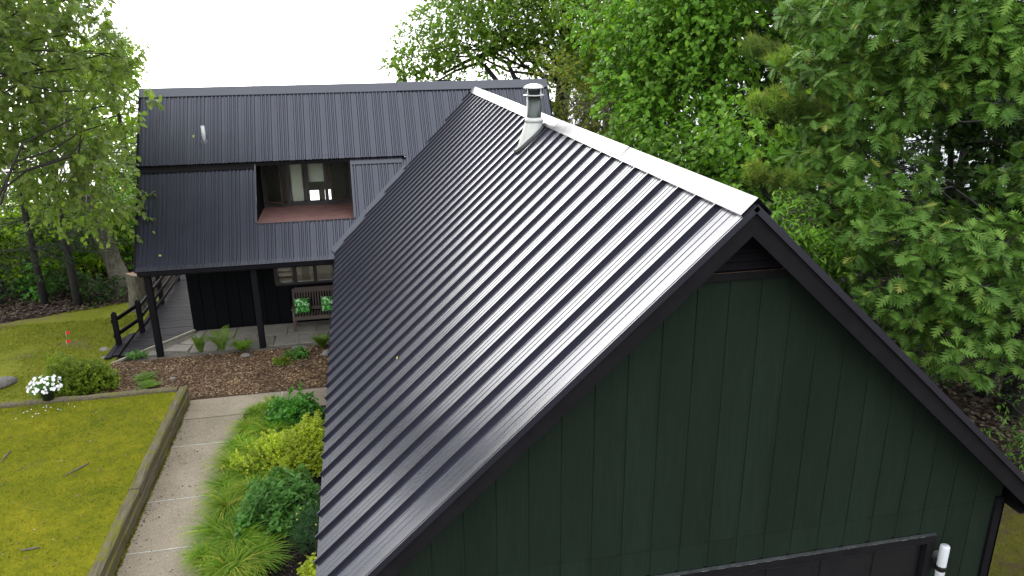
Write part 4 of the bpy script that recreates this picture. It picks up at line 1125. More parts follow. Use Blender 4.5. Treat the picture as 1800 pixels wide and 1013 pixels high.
def tree(name, label, cat, base, trunk_pts, trunk_rad, centers, radii, n_per, leaf, mat, size, bark='bark_d', L=0.35, k=7, droop=0.3, tilt_=0.6, rosette=False, n_parts=0, group=None, limb_targets=None, twigs=True, width=1.0, shell=2.0, sag=0.08, rfun=None, spread=0.9, up=1.0, lscale=1.0, imin=1):
    t = thing(name, label, cat, base, group)
    mb = MB(); mb.tube(trunk_pts, trunk_rad, 12)
    limbs(mb, trunk_pts, trunk_rad, limb_targets if limb_targets is not None else centers, sag=sag, lscale=lscale, imin=imin)
    mb.build('trunk', M[bark], t)
    P, A, N, T0, T1 = sprays(centers, radii, n_per, L, k, droop, up, tilt_, shell, spread, rosette)
    n = len(P); sz = size * rng.uniform(0.7, 1.15, n)
    rnd = np.clip(rng.normal(0.5, 0.2, n), 0, 1)
    if rfun is not None: rnd = np.clip(rnd + rfun(P), 0, 1)
    keep = np.ones(n, bool)
    if n_parts:
        z, x, y = visible(P)
        inside = (x > 5) & (x < W_PX - 5) & (y > 5) & (y < H_PX - 5)
        order = np.argsort(np.where(inside, z / sz, 1e9))[:n_parts]
        keep[order] = False
        T, F = LEAF[leaf]; ms = []
        for b_ in range(6):
            me = np_mesh('leaf', T * np.array((1, width, 1.0 + 0.3 * b_ / 5)), F, np.full(len(T), 0.15 + 0.7 * b_ / 5)); me.materials.append(M[mat]); ms.append(me)
        ax = unit(A[order]); nr = unit(N[order] - ax * np.sum(N[order] * ax, -1, keepdims=True)); sd_ = np.cross(nr, ax)
        for q in range(len(order)):
            o = bpy.data.objects.new('leaf', ms[min(5, int(rnd[order[q]] * 6))])
            link(o, t, P[order[q]])
            m3 = Matrix((ax[q], sd_[q], nr[q])).transposed()
            o.rotation_euler = m3.to_euler(); s_ = float(sz[order[q]]); o.scale = (s_, s_, s_)
    c = mobj('crown', leaves_mesh('crown', leaf, P[keep], A[keep], N[keep], sz[keep], rnd[keep], width), M[mat], t); c['kind'] = 'stuff'
    if twigs:
        o = mobj('twigs', twig_mesh('twigs', T0, T1), M[bark], t); o['kind'] = 'stuff'
    return t

# ------------------------------------------------------------------ trees on the right
spec = [(1480, 110, 10.8, .85), (1560, 60, 10.3, .9), (1650, 95, 9.8, .85), (1740, 50, 9.3, .85), (1800, 150, 9.3, .7), (1700, 10, 9.3, .9), (1620, 160, 10, .6), (1770, 110, 9.2, .6), (1600, -60, 9.8, 1.0), (1760, -90, 9.3, 1.1), (1470, 30, 11, .8),
        (1500, 235, 10.8, .7), (1440, 262, 11.2, .42), (1410, 310, 11.3, .42), (1470, 330, 11, .6), (1560, 310, 10.6, .65), (1540, 190, 10.6, .55),
        (1600, 420, 10, .7), (1680, 410, 9.6, .6), (1765, 430, 9.2, .55), (1540, 400, 10.6, .55), (1480, 425, 11.1, .45), (1525, 490, 10.6, .5), (1600, 510, 10, .6), (1685, 485, 9.6, .6), (1765, 500, 9.2, .6), (1655, 590, 9.7, .45), (1705, 615, 9.6, .42), (1745, 560, 9.3, .5), (1800, 590, 9.2, .45), (1620, 560, 10, .35),
        (1880, 60, 9.5, 1.1), (1900, 300, 9.5, 1.0), (1900, 500, 9.3, .9), (2000, 200, 10, 1.2)]
cs_ = [at(a, b, c) for a, b, c, d in spec]; rs_ = [(d * .86, d * .86, d * 0.36) for a, b, c, d in spec]
npb = [int(54 * (d / 0.7) ** 2) for a, b, c, d in spec]
tpts = [(12.6, 11.4, -0.1), (12.5, 11.2, 2.5), (12.3, 11.0, 5), (12.0, 10.7, 8), (11.8, 10.4, 11), (11.6, 10.2, 13.5)]
tree('oak_tree', 'large oak with big lobed leaves at right, beside the garage', 'tree', (12.6, 11.4, 0), tpts, [.30, .26, .22, .17, .11, .04], cs_, rs_, npb, 'oak', 'oak', 0.215, L=0.22, k=8, droop=0.5, tilt_=0.45, rosette=True, n_parts=290, width=1.0, shell=2.6, lscale=.35)

# basswood behind the garage ridge
spec = [(1150, 90, 17, 1.2), (1220, 60, 16.5, 1.2), (1290, 30, 16, 1.2), (1120, 150, 17, .9), (1190, 170, 16.5, .9), (1100, 150, 17.2, .6), (1250, 140, 16, .8), (1170, 20, 17, 1.2), (1080, 30, 18, 1.0), (1240, -40, 16.5, 1.4),
        (1120, 225, 16.5, .7), (1160, 250, 16, .8), (1230, 275, 15, .7), (1280, 300, 14, .7), (1330, 320, 13.5, .55), (1260, 230, 15.5, .6), (1200, 225, 16.5, .5), (1140, 215, 17, .7), (1180, 300, 15, .5)]
cs_ = [at(a, b, c) for a, b, c, d in spec]; rs_ = [(d, d, d * 0.8) for a, b, c, d in spec]; npb = [int(135 * (d / 0.9) ** 2) for a, b, c, d in spec]
b0 = at(1240, 300, 19); 
tree('basswood_tree', 'bright green basswood with drooping heart-shaped leaves behind the garage ridge', 'tree', (b0[0], b0[1], 0), [(b0[0], b0[1], -0.1), (b0[0] - .1, b0[1], 3), (b0[0], b0[1] - .1, 6), (b0[0] - .2, b0[1], 9), (b0[0], b0[1], 12.5)], [.26, .22, .19, .13, .04], cs_, rs_, npb, 'heart', 'bass', 0.115, L=0.45, k=7, droop=0.55, tilt_=0.6)

# white pine: whorls of soft tufts
def conifer(name, label, base, H, r_trunk, whorls, mat, tuft, nlen, bark='bark_d', z0=1.0, rmax=2.5, bdroop=0.1, n_br=6, tufts_per=10, nn=26, wid=0.035, group=None, lean=(0, 0), flat=False, rfun=None, rpow=0.8):
    t = thing(name, label, 'tree', base, group)
    bx_, by_, bz_ = base
    mb = MB(); tp = [(bx_ + lean[0] * f, by_ + lean[1] * f, bz_ + H * f) for f in (-0.01, .2, .4, .6, .8, 1)]
    mb.tube(tp, [r_trunk * (1 - .92 * f) for f in (0, .2, .4, .6, .8, 1)], 9)
    P, D = [], []
    T0, T1 = [], []
    for w in range(whorls):
        f = (w + rng.uniform(0.2, 0.8)) / whorls; z = bz_ + z0 + (H - z0) * f
        R_ = rmax * (1 - f) ** rpow + 0.25
        cx_, cy_ = bx_ + lean[0] * z / H, by_ + lean[1] * z / H
        a0 = rng.uniform(0, 6.28)
        for b in range(n_br):
            a = a0 + 6.283 * b / n_br + rng.uniform(-.35, .35); Lb = R_ * rng.uniform(0.65, 1.1)
            dir_ = np.array((math.cos(a), math.sin(a), rng.uniform(-.05, .18) - bdroop))
            p0 = np.array((cx_, cy_, z)); p1 = p0 + dir_ * Lb
            mb.tube([p0, (p0 + p1) / 2 + (0, 0, -0.03 * Lb), p1], [0.010 + 0.004 * Lb, 0.008, 0.003], 4, cap=False)
            m = max(3, int(tufts_per * Lb / rmax))
            for q in range(m):
                g = 0.30 + 0.70 * (q + rng.random()) / m
                side = rng.normal(size=3) * np.array((1, 1, 0.25 if flat else 0.45)) * 0.20 * Lb * (1.15 - g * 0.6)
                pp = p0 + dir_ * Lb * g + side + np.array((0, 0, -0.03 * Lb * math.sin(3.14 * g)))
                P.append(pp); D.append(unit(dir_ * 0.8 + unit(side) * 0.7 + np.array((0, 0, 0.0 if flat else 0.25))))
                T0.append(p0 + dir_ * Lb * max(0, g - 0.12)); T1.append(pp)
    mb.build('trunk', M[bark], t)
    P, D = np.array(P), np.array(D); n = len(P)
    pos = np.repeat(P, nn, 0); dd = np.repeat(D, nn, 0)
    rad = rvec(n * nn)
    if flat: rad[:, 2] *= 0.25
    if tuft == 'brush':      # needles all round the end of a shoot
        s_ = rng.uniform(-0.16, 0.06, (n * nn, 1)); pos = pos + dd * s_; axd = unit(dd * 0.8 + rad * 0.9)
    else:                    # short needles along flat little shoots
        s_ = rng.uniform(-0.5, 0.5, (n * nn, 1)) * tuft; pos = pos + dd * s_ + rad * 0.10 * tuft; axd = unit(dd * 0.7 + rad * 0.8)
    sz = nlen * rng.uniform(0.7, 1.15, n * nn); rb = np.clip(np.repeat(rng.normal(0.45, 0.18, n), nn) + rng.normal(0, 0.1, n * nn), 0, 1)
    if rfun is not None: rb = np.clip(rb + rfun(pos), 0, 1)
    c = mobj('crown', leaves_mesh('crown', 'needle', pos, axd, rvec(n * nn), sz, rb, wid), M[mat], t); c['kind'] = 'stuff'
    o = mobj('twigs', twig_mesh('twigs', np.array(T0), np.array(T1), 0.006, 0.003), M[bark], t); o['kind'] = 'stuff'
    return t
def bough_pine(name, label, base, H, spec):
    t = thing(name, label, 'tree', base); bx_, by_, _ = base
    tp = [(bx_, by_, H * f) for f in (-.01, .2, .4, .6, .8, 1)]; tr = [.2, .18, .15, .11, .07, .02]
    mb = MB(); mb.tube(tp, tr, 9)
    cs = [at(a, b, c) for a, b, c, d in spec]; limbs(mb, tp, tr, cs, sag=0.03); mb.build('trunk', M['bark_d'], t)
    P, D, B = [], [], []
    for c, (a_, b_, c_, r_) in zip(cs, spec):
        o = unit(c - np.array((bx_, by_, c[2] - .3))); m = int(150 * (r_ / .6) ** 2)
        dd = rvec(m) * (rng.random((m, 1)) ** .5); sd_ = np.cross(o, (0, 0, 1.)); sd_ = unit(sd_)
        pp = c + dd[:, :1] * r_ * 1.15 * o + dd[:, 1:2] * r_ * .95 * sd_ + np.array((0, 0, 1.)) * dd[:, 2:] * r_ * .46
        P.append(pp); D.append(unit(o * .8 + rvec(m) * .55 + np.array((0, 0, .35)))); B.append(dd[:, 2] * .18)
    P, D, B = np.concatenate(P), np.concatenate(D), np.concatenate(B); n, nn = len(P), 40
    pos = np.repeat(P, nn, 0); dd = np.repeat(D, nn, 0); rad = rvec(n * nn)
    pos = pos + dd * rng.uniform(-.14, .05, (n * nn, 1)); ax = unit(dd * .95 + rad * .75)
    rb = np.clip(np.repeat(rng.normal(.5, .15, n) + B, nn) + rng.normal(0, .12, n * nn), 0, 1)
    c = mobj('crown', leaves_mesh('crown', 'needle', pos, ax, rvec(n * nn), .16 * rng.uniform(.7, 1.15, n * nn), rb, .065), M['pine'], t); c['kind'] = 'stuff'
    o = mobj('twigs', twig_mesh('twigs', P - D * .25, P, .006, .003), M['bark_d'], t); o['kind'] = 'stuff'
p = at(1420, 330, 15)
bough_pine('white_pine', 'soft-needled pine with layered boughs between the oak and the basswood', (p[0], p[1], 0), 13, [(1368, 180, 11.2, .52), (1412, 196, 11.5, .45), (1400, 112, 12, .5), (1450, 60, 14, .8), (1490, 150, 14.2, .6), (1345, 90, 14.6, .5), (1335, 308, 11.2, .36), (1392, 318, 11, .34), (1430, 20, 14.5, .8), (1380, 250, 13.6, .4), (1500, 20, 15, .9), (1460, 250, 14.5, .6), (1560, 120, 15, .9), (1360, -30, 15, .8), (1480, 380, 14, .5)])
p = at(1560, 300, 19)
conifer('white_pine', 'dark pine standing behind the large oak', (p[0], p[1], 0), 15, .24, 14, 'spruce', 'brush', 0.17, z0=1.5, rmax=3.2, n_br=6, tufts_per=14, nn=40, wid=0.06)
for (px_, d_, H_, r_, lab) in ((1450, 23, 16, 3.0, 'dark spruce in the wood right of the basswood'), (1690, 20, 15, 2.6, 'dark spruce seen through the gap in the oak'), (1790, 17, 13, 2.6, 'dark spruce at the right edge behind the oak'), (1880, 13.5, 12, 2.4, 'dark spruce just outside the right edge'), (1640, 27, 17, 3.0, 'tall dark spruce deep in the wood behind the oak')):
    p = at(px_, 300, d_)
    conifer('spruce_tree', lab, (p[0], p[1], -0.1), H_, .17, 15, 'spruce', 0.35, 0.07, z0=0.6, rmax=r_, bdroop=0.16, n_br=7, tufts_per=12, nn=26, wid=0.16, group='conifers of the right-hand wood', flat=True)

# shade trees filling the wood behind
def bushy(name, label, px_, py_, d_, H_, rad_, nclump, mat, leaf='rhomb', size=0.17, group=None, bark='bark_d', z0=0.25, n_sp=60, trunk_r=.16, k=7, droop=0.35, L=0.45, cat='tree', clr=0.9, rfun=None):
    p = at(px_, py_, d_); bx_, by_ = p[0], p[1]
    gz = float(terrain(np.array(bx_), np.array(by_)))
    cs, rs, ns = [], [], []
    for i in range(nclump):
        f = rng.random(); a = rng.uniform(0, 6.28); z = H_ * (z0 + (1 - z0) * f)
        rr = rad_ * math.sqrt(max(0.05, 1 - (2 * f - 0.9) ** 2)) * math.sqrt(rng.random()) * 0.95
        cs.append((bx_ + rr * math.cos(a), by_ + rr * math.sin(a), gz + z)); c_ = clr * rng.uniform(.65, 1.2); rs.append((c_, c_, c_ * .7)); ns.append(int(n_sp * (c_ / 0.9) ** 2))
    tp = [(bx_ + rng.normal() * .1, by_ + rng.normal() * .1, gz + H_ * f) for f in (-.01, .2, .4, .6, .8, .95)]
    return tree(name, label, cat, (bx_, by_, gz), tp, [trunk_r * (1 - .85 * f) for f in (0, .2, .4, .6, .8, 1)], cs, rs, ns, leaf, mat, size, bark=bark, L=L, k=k, droop=droop, group=group, rfun=rfun)
WG = 'shade trees of the right-hand wood'
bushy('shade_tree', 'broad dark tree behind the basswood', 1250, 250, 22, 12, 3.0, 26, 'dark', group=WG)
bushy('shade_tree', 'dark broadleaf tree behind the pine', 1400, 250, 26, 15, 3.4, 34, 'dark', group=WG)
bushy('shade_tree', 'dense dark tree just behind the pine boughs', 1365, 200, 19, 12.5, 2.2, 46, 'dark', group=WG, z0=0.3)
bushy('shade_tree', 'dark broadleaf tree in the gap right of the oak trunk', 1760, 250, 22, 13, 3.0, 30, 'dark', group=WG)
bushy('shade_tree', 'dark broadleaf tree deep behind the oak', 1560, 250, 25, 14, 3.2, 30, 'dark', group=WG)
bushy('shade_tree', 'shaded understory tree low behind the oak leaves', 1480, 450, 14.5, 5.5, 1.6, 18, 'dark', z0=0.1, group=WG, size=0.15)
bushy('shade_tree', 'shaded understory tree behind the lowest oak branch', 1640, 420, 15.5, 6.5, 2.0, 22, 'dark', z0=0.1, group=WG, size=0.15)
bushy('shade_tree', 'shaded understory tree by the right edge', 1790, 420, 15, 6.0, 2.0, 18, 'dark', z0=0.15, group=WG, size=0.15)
bushy('shade_tree', 'leafy tree low over the garage ridge, right of the flue', 1330, 330, 13.8, 5.8, 1.5, 16, 'bass', z0=0.2, group=WG, size=0.14)

# far oak behind the main roof with dark crooked limbs
spec = [(770, 60, 27, 1.4), (830, 40, 27, 1.6), (900, 40, 27, 1.7), (740, 90, 27, 1.1), (715, 110, 27.5, .7), (800, 90, 26.5, 1.0), (960, 20, 27, 1.8), (1020, 40, 27, 1.7), (1050, 110, 27, 1.4), (880, 0, 27.5, 1.8), (980, -50, 28, 2.2), (850, -50, 28, 1.8), (1060, -30, 28, 2.0), (790, 10, 27.5, 1.1), (1000, 100, 26, 1.1), (730, 135, 27.5, .6), (800, 140, 27.5, .6), (860, 115, 28, .6), (950, 110, 28, .9), (705, 125, 27, .35), (1110, 60, 26, 1.3), (870, 80, 27, .9), (920, 80, 28, 1.0)]
cs_ = [at(a, b, c) for a, b, c, d in spec]; rs_ = [(d, d, d * 0.62) for a, b, c, d in spec]; npb = [int(110 * (d / 1.2) ** 2) for a, b, c, d in spec]
q0 = at(985, 140, 28)
t0_ = [(q0[0], q0[1], -0.3), (q0[0] - .1, q0[1], 3), (q0[0] + .1, q0[1] - .1, 5.5), (q0[0] + .2, q0[1], 7.5), (q0[0] + .3, q0[1], 9.5), (q0[0] + .4, q0[1], 12)]
ok = tree('oak_tree', 'spreading oak with dark crooked limbs behind the house ridge', 'tree', (q0[0], q0[1], 0), t0_, [.34, .3, .27, .22, .15, .05], cs_, rs_, npb, 'rhomb', 'faroak', 0.155, L=0.5, k=8, droop=0.35, sag=0.05)
lm = MB()
for pts, r_ in (([(990, 120), (960, 85), (905, 70), (865, 90), (820, 108), (780, 130)], .15), ([(985, 200), (940, 160), (905, 138), (893, 112), (870, 100)], .15), ([(930, 190), (875, 145), (862, 128), (852, 115), (838, 112), (800, 125), (765, 145)], .11), ([(870, 92), (845, 82), (815, 84)], .06)):
    P_ = [at(a, b, 27.3) for a, b in pts]; lm.tube(P_, list(np.linspace(r_, r_ * 0.3, len(P_))), 7)
lm.build('limb', M['bark_d'], ok)
bushy('far_tree', 'mid green tree behind the chimney flue, right of the house ridge', 1050, 150, 31, 11, 3.2, 30, 'faroak', size=0.2)
bushy('far_tree', 'green tree between the oak and the basswood top', 1120, 100, 24, 13, 2.6, 26, 'faroak', size=0.18, z0=0.4)
# thicket with bare twigs
spec = [(990, 150, 23, .8), (1010, 190, 22.5, .8), (1040, 170, 23, .8), (1060, 220, 22, .8), (975, 120, 23.5, .6), (1030, 240, 21.5, .7), (1080, 260, 21, .7), (1000, 225, 22, .5), (1110, 290, 20, .8)]
cs_ = [at(a, b, c) for a, b, c, d in spec]; rs_ = [(d, d, d) for a, b, c, d in spec]; npb = [int(70 * (d / .8) ** 2) for a, b, c, d in spec]
q0 = at(1030, 250, 22.5)
th = tree('thicket_shrub', 'yellowing thicket with bare grey twigs right of the house roof end', 'shrub', (q0[0], q0[1], 0), [(q0[0], q0[1], -.1), (q0[0], q0[1], 1), (q0[0], q0[1], 2.2), (q0[0], q0[1], 3.6)], [.08, .07, .05, .02], cs_, rs_, npb, 'rhomb', 'thick', 0.12, L=0.4, k=6, bark='twig')
mb = MB()
for i in range(150):
    a = at(rng.uniform(1000, 1105), rng.uniform(180, 280), rng.uniform(20.5, 22)); b = a + unit(rng.normal(size=3) + np.array((-.3, 0, .5))) * rng.uniform(0.4, 1.1)
    mb.tube(curve_pts(a, b, 4, 0.08, 0.35), [.013, .011, .009, .006, .003], 4, cap=False)
o = mb.build('bare_twigs', M['twig'], th); o['kind'] = 'stuff'

# ------------------------------------------------------------------ trees on the left
lt = [(-6.98, 23.3, -0.25)] + [tuple(at(a, b, c)) for a, b, c in ((208, 483, 24.4), (191, 440, 24.3), (172, 400, 24.1), (150, 345, 23.7), (125, 265, 23))] + [(-9.2, 21.2, 9.0), (-9.3, 20.4, 12)]
spec = [(20, 40, 16, 1.0), (80, 80, 16, 1.0), (40, 130, 15.5, 1.0), (110, 170, 16, .9), (30, 210, 15.5, .9), (130, 230, 16, .8), (70, 260, 15.5, .8), (160, 290, 16.5, .7), (110, 310, 16, .7), (180, 340, 17, .6), (205, 380, 17.5, .45), (150, 380, 17, .5), (100, 360, 16.5, .5), (20, 300, 15.5, .7), (60, -40, 16, 1.3), (-60, 60, 15.5, 1.3), (-60, 220, 15.5, 1.2), (0, -90, 17, 1.6), (215, 345, 18, .45), (-100, -60, 14, 1.6)]
cs_ = [at(a, b, c) for a, b, c, d in spec]; rs_ = [(d * .9, d * .9, d * 0.85) for a, b, c, d in spec]; npb = [int(72 * (d / .9) ** 2) for a, b, c, d in spec]
tree('leaning_tree', 'leaning grey-trunked tree with drooping small leaves left of the house', 'tree', (-6.98, 23.3, -0.1), lt, [.42, .31, .28, .26, .22, .17, .11, .05], cs_, rs_, npb, 'ovate', 'birch', 0.135, bark='bark', L=0.5, k=8, droop=0.75, tilt_=0.7, limb_targets=cs_, sag=0.10, lscale=.45, imin=5)
# oak branch reaching in over the house corner
spec = [(120, 60, 13.5, .8), (165, 90, 13.5, .6), (190, 130, 14, .5), (160, 160, 14, .5), (215, 185, 14.5, .42), (245, 195, 15, .32), (195, 215, 14.5, .4), (205, 95, 14, .28), (60, 20, 13, .9), (120, 0, 13.5, .6), (225, 110, 14.3, .16), (0, 110, 13, .9), (150, 240, 14.5, .4), (-80, 30, 12.5, 1.2), (-60, -80, 12.5, 1.3)]
cs_ = [at(a, b, c) for a, b, c, d in spec]; rs_ = [(d, d, d * 0.7) for a, b, c, d in spec]; npb = [int(26 * (d / .7) ** 2) + 3 for a, b, c, d in spec]
for c_ in ((-8, 14, 13), (-6.3, 14.2, 14.5), (-9, 12, 15), (-7, 16, 14.2), (-7.5, 13, 16.5), (-5.4, 12.6, 15.8), (-9.5, 15.5, 14), (-6.5, 11.5, 14.2), (-10.5, 13, 13), (-4.4, 14, 14.5), (-3.7, 12.8, 16), (-5, 15.5, 15), (-4.8, 11.8, 17)):      # unseen crown above the picture, extended to darken the house roof's reflection
    cs_.append(np.array(c_)); rs_.append((1.7, 1.7, 1.1)); npb.append(300)
q0 = at(-260, 250, 13)
tree('oak_tree', 'oak at the upper left whose lobed leaves reach the house roof corner', 'tree', (q0[0], q0[1], 0), [(q0[0], q0[1], -.1), (q0[0], q0[1], 3), (q0[0] + .2, q0[1], 6), (q0[0] + .3, q0[1] + .1, 9), (q0[0] + .4, q0[1], 12)], [.32, .28, .24, .17, .06], cs_, rs_, npb, 'oak', 'birch', 0.20, L=0.25, k=7, droop=0.3, rosette=True, lscale=.45)

LG = 'dark conifers at the left'
for bx_, by_, H_, r_, lab, tr in ((-9.4, 23.5, 11, 2.1, 'thin dark spruce left of the leaning trunk, further left of two', .11), (-8.36, 23.1, 8, 1.5, 'thin dark spruce just left of the leaning trunk', .13), (-10.2, 28.5, 11, 2.2, 'spruce further back between the two thin spruces', .12), (-14.0, 25.0, 12, 2.6, 'dark spruce cut by the left edge', .14), (-7.6, 30.5, 5.2, 2.0, 'dense spruce behind the house corner', .14)):
    conifer('spruce_tree', lab, (bx_, by_, -0.2), H_, tr, 13, 'spruce', 0.32, 0.07, z0=1.5, rmax=r_, bdroop=0.14, n_br=7, tufts_per=14, nn=26, wid=0.17, group=LG, flat=True)
bushy('far_tree', 'light green tree far behind the leaning trunk', 190, 300, 36, 8.5, 2.4, 26, 'under', size=0.2, z0=0.2)
bushy('far_tree', 'mid green tree between the spruces and the house corner', 225, 300, 31, 7.5, 1.6, 18, 'birch', size=0.16, z0=0.15)
UG = 'bright understory shrubs beyond the left lawn'
for (px_, py_, H_, r_, mat, lab) in ((25, 492, 2.3, 1.5, 'under', 'bright yellow-green shrub at far left beyond the dark spruces'), (62, 478, 2.5, 1.6, 'under', 'bright shrub behind the leftmost thin spruce trunk'), (108, 486, 2.2, 1.5, 'under', 'bright shrub between the two thin spruce trunks'), (165, 474, 2.4, 1.2, 'under', 'yellow-green shrub behind the foot of the leaning tree'), (240, 458, 3.0, 1.5, 'bass', 'green shrub right of the leaning trunk'), (4, 528, 1.0, .8, 'dark', 'dark low bush at the left edge of the lawn'), (-60, 505, 2.2, 1.3, 'dark', 'dark bush cut by the left picture edge'), (120, 515, 0.9, .9, 'dark', 'low dark bush between the thin spruces'), (182, 522, 0.6, .5, 'dark', 'small dark plant at the foot of the leaning trunk'), (145, 470, 3.0, 1.7, 'under', 'taller bright shrub behind the row of spruce trunks'), (60, 515, 0.8, .9, 'shrub_g', 'low green plant before the leftmost thin spruce'), (-20, 470, 3.2, 2.0, 'under', 'bright shrub beyond the left picture edge'), (85, 455, 3.4, 2.0, 'under', 'tall bright shrub furthest back left of the spruces'), (20, 450, 3.2, 2.0, 'under', 'tall bright shrub furthest back at the far left'), (205, 466, 2.4, 1.2, 'bass', 'green shrub directly behind the leaning trunk')):
    q = onz(px_, py_, 0); dq = float((q - CAM) @ FWD)
    bushy('understory_shrub', lab, px_, py_, dq, H_, r_, 22 if H_ > 1.2 else 10, mat, size=0.13, group=UG, z0=0.08, n_sp=60, clr=0.55 if H_ > 1.2 else .35, L=0.3, cat='shrub', trunk_r=.05)
bushy('cedar_bush', 'bright feathery bush at the right edge by the garage corner', 1815, 745, 12.8, 1.9, .75, 16, 'cedar', leaf='lance', size=0.10, z0=0.15, n_sp=60, clr=.35, L=.25, cat='bush', trunk_r=.04)
p = at(1405, 395, 10.6)
spec = [(1385, 375, 10.6, .28), (1420, 395, 10.7, .25), (1375, 405, 10.5, .22), (1440, 420, 10.8, .25), (1400, 430, 10.6, .22), (1460, 450, 10.8, .2)]
cs_ = [at(a, b, c) for a, b, c, d in spec]
tree('sapling', 'small light green sapling behind the garage gable peak', 'tree', (7.6, 10.2, 0), [(7.6, 10.2, -.1), (7.5, 10.1, 1.8), (7.3, 10.0, 3.2), (7.1, 9.9, 4.6)], [.05, .045, .035, .015], cs_, [(d, d, d * .8) for *_, d in spec], [40] * 6, 'lance', 'bass', 0.11, L=.25, k=7, droop=.2, bark='twig')

# ------------------------------------------------------------------ plants in the beds
def mound(name, label, c, rx, ry, h, n, leaf, mat, size, L=0.12, k=6, droop=0.1, cat='shrub', group=None, width=1.0, tilt_=0.7, stems=14, up=1.0, lumps=7, n_parts=0):
    """low shrub: stems from the base, leafy shoots over an uneven dome"""
    t = thing(name, label, cat, (c[0], c[1], 0.02), group)
    d = rvec(n); d[:, 2] = np.abs(d[:, 2]); d = unit(d)
    la = rng.uniform(0, 6.28, lumps); lb = rng.uniform(0.2, 1.0, lumps); lump = np.zeros(n)
    for a, b in zip(la, lb): lump += 0.36 * np.exp(-((d[:, 0] - math.cos(a) * b) ** 2 + (d[:, 1] - math.sin(a) * b) ** 2) / 0.06)
    u = (rng.random(n) ** 0.35) * (0.68 + lump)
    p = np.stack([c[0] + d[:, 0] * rx * u, c[1] + d[:, 1] * ry * u, 0.03 + d[:, 2] * h * u], -1)
    td = unit(d * 0.7 + rvec(n) * 0.45 + np.array((0, 0, 0.45)))
    P, A, N = [], [], []
    for j in range(k):
        f = (j + .5) / k; rad = rvec(n); rad = unit(rad - td * np.sum(rad * td, -1, keepdims=True))
        P.append(p + td * L * f); A.append(unit(td * .5 + rad * .9 + np.array((0, 0, -droop)))); N.append(unit(np.array((0, 0, up)) + rvec(n) * tilt_))
    P, A, N = map(np.concatenate, (P, A, N)); m = len(P)
    rnd = np.clip(rng.normal(.5, .2, m), 0, 1); sz = size * rng.uniform(.65, 1.2, m)
    keep = np.ones(m, bool)
    if n_parts:
        order = np.argsort(-(P[:, 2] / h + 0.3 * (-(P[:, 1] - c[1]) / ry) + rng.random(m) * .2))[:n_parts]; keep[order] = False
        T, F = LEAF[leaf]; me = np_mesh('leaf', T * np.array((1, width, 1)), F, np.full(len(T), .55)); me.materials.append(M[mat])
        for q in order:
            ax = unit(A[q]); nr = unit(N[q] - ax * np.dot(N[q], ax)); o = bpy.data.objects.new('leaf', me); link(o, t, P[q])
            o.rotation_euler = Matrix((ax, np.cross(nr, ax), nr)).transposed().to_euler(); o.scale = (float(sz[q]),) * 3
    o = mobj('foliage', leaves_mesh('foliage', leaf, P[keep], A[keep], N[keep], sz[keep], rnd[keep], width), M[mat], t); o['kind'] = 'stuff'
    mb = MB()
    for i in range(stems):
        a = rng.uniform(0, 6.28); r_ = rng.uniform(.2, .8)
        mb.tube(curve_pts((c[0] + .06 * math.cos(a), c[1] + .06 * math.sin(a), -.01), (c[0] + rx * r_ * math.cos(a), c[1] + ry * r_ * math.sin(a), h * rng.uniform(.5, .85)), 3, 0.05, .15), [.009, .008, .006, .003], 5, cap=False)
    o = mb.build('stems', M['twig'], t); o['kind'] = 'stuff'
    return t
mound('green_shrub', 'bright green curly shrub at the far end of the garage bed', (-1.60, 13.95), .80, .55, .52, 640, 'ovate', 'shrub_g', .075, k=8)
mound('gold_spirea', 'golden yellow-green spirea mound beside the garage eave', (-1.40, 12.5), 1.05, .98, .66, 1900, 'ovate', 'spirea_y', .045, k=9)
mound('peony_plant', 'dark green large-leaved peony in the middle of the garage bed', (-1.60, 10.9), .72, .78, .66, 420, 'lance', 'peony', .115, k=8, L=.15, width=1.2, tilt_=.55, n_parts=120, droop=.05)
mound('peony_plant', 'small dark green peony shoot among the ornamental grass', (-2.05, 10.35), .28, .25, .32, 40, 'lance', 'peony', .13, k=7, L=.14, width=1.35)
cor = mound('feathery_plant', 'fine feathery plant with tiny yellow flowers by the garage eave', (-0.95, 10.2), .55, .65, .50, 560, 'needle', 'feather', .10, k=14, L=.2, width=.05)
for i in range(6):
    a = rng.uniform(0, 6.28); MB().lathe([(.004, .44), (.016, .455), (.014, .462), (.002, .466)], -1.05 + .25 * math.cos(a), 10.2 + .3 * math.sin(a), 7).build('flower', M['yellowleaf'], cor)
mound('gold_spirea', 'small yellow-green shrub at the lower picture edge by the eave', (-1.0, 9.15), .30, .28, .30, 120, 'ovate', 'spirea_y', .07)
mound('round_bush', 'round yellow-green bush behind the flower pot', (-6.35, 16.75), 1.0, .8, .72, 1500, 'ovate', 'bush', .052, k=9)
mound('ground_cover', 'low dark green ground cover in the mulch by the right path', (-1.75, 17.35), .30, .22, .16, 90, 'ovate', 'peony', .06, cat='plant')
mound('ground_cover', 'small green weed patch at the left of the mulch bed', (-5.55, 18.22), .35, .10, .08, 90, 'ovate', 'peony', .045, cat='plant')
mound('ground_cover', 'tiny leafy weed in the mulch near the walk', (-2.1, 17.0), .22, .18, .12, 60, 'ovate', 'bush', .05, cat='plant')

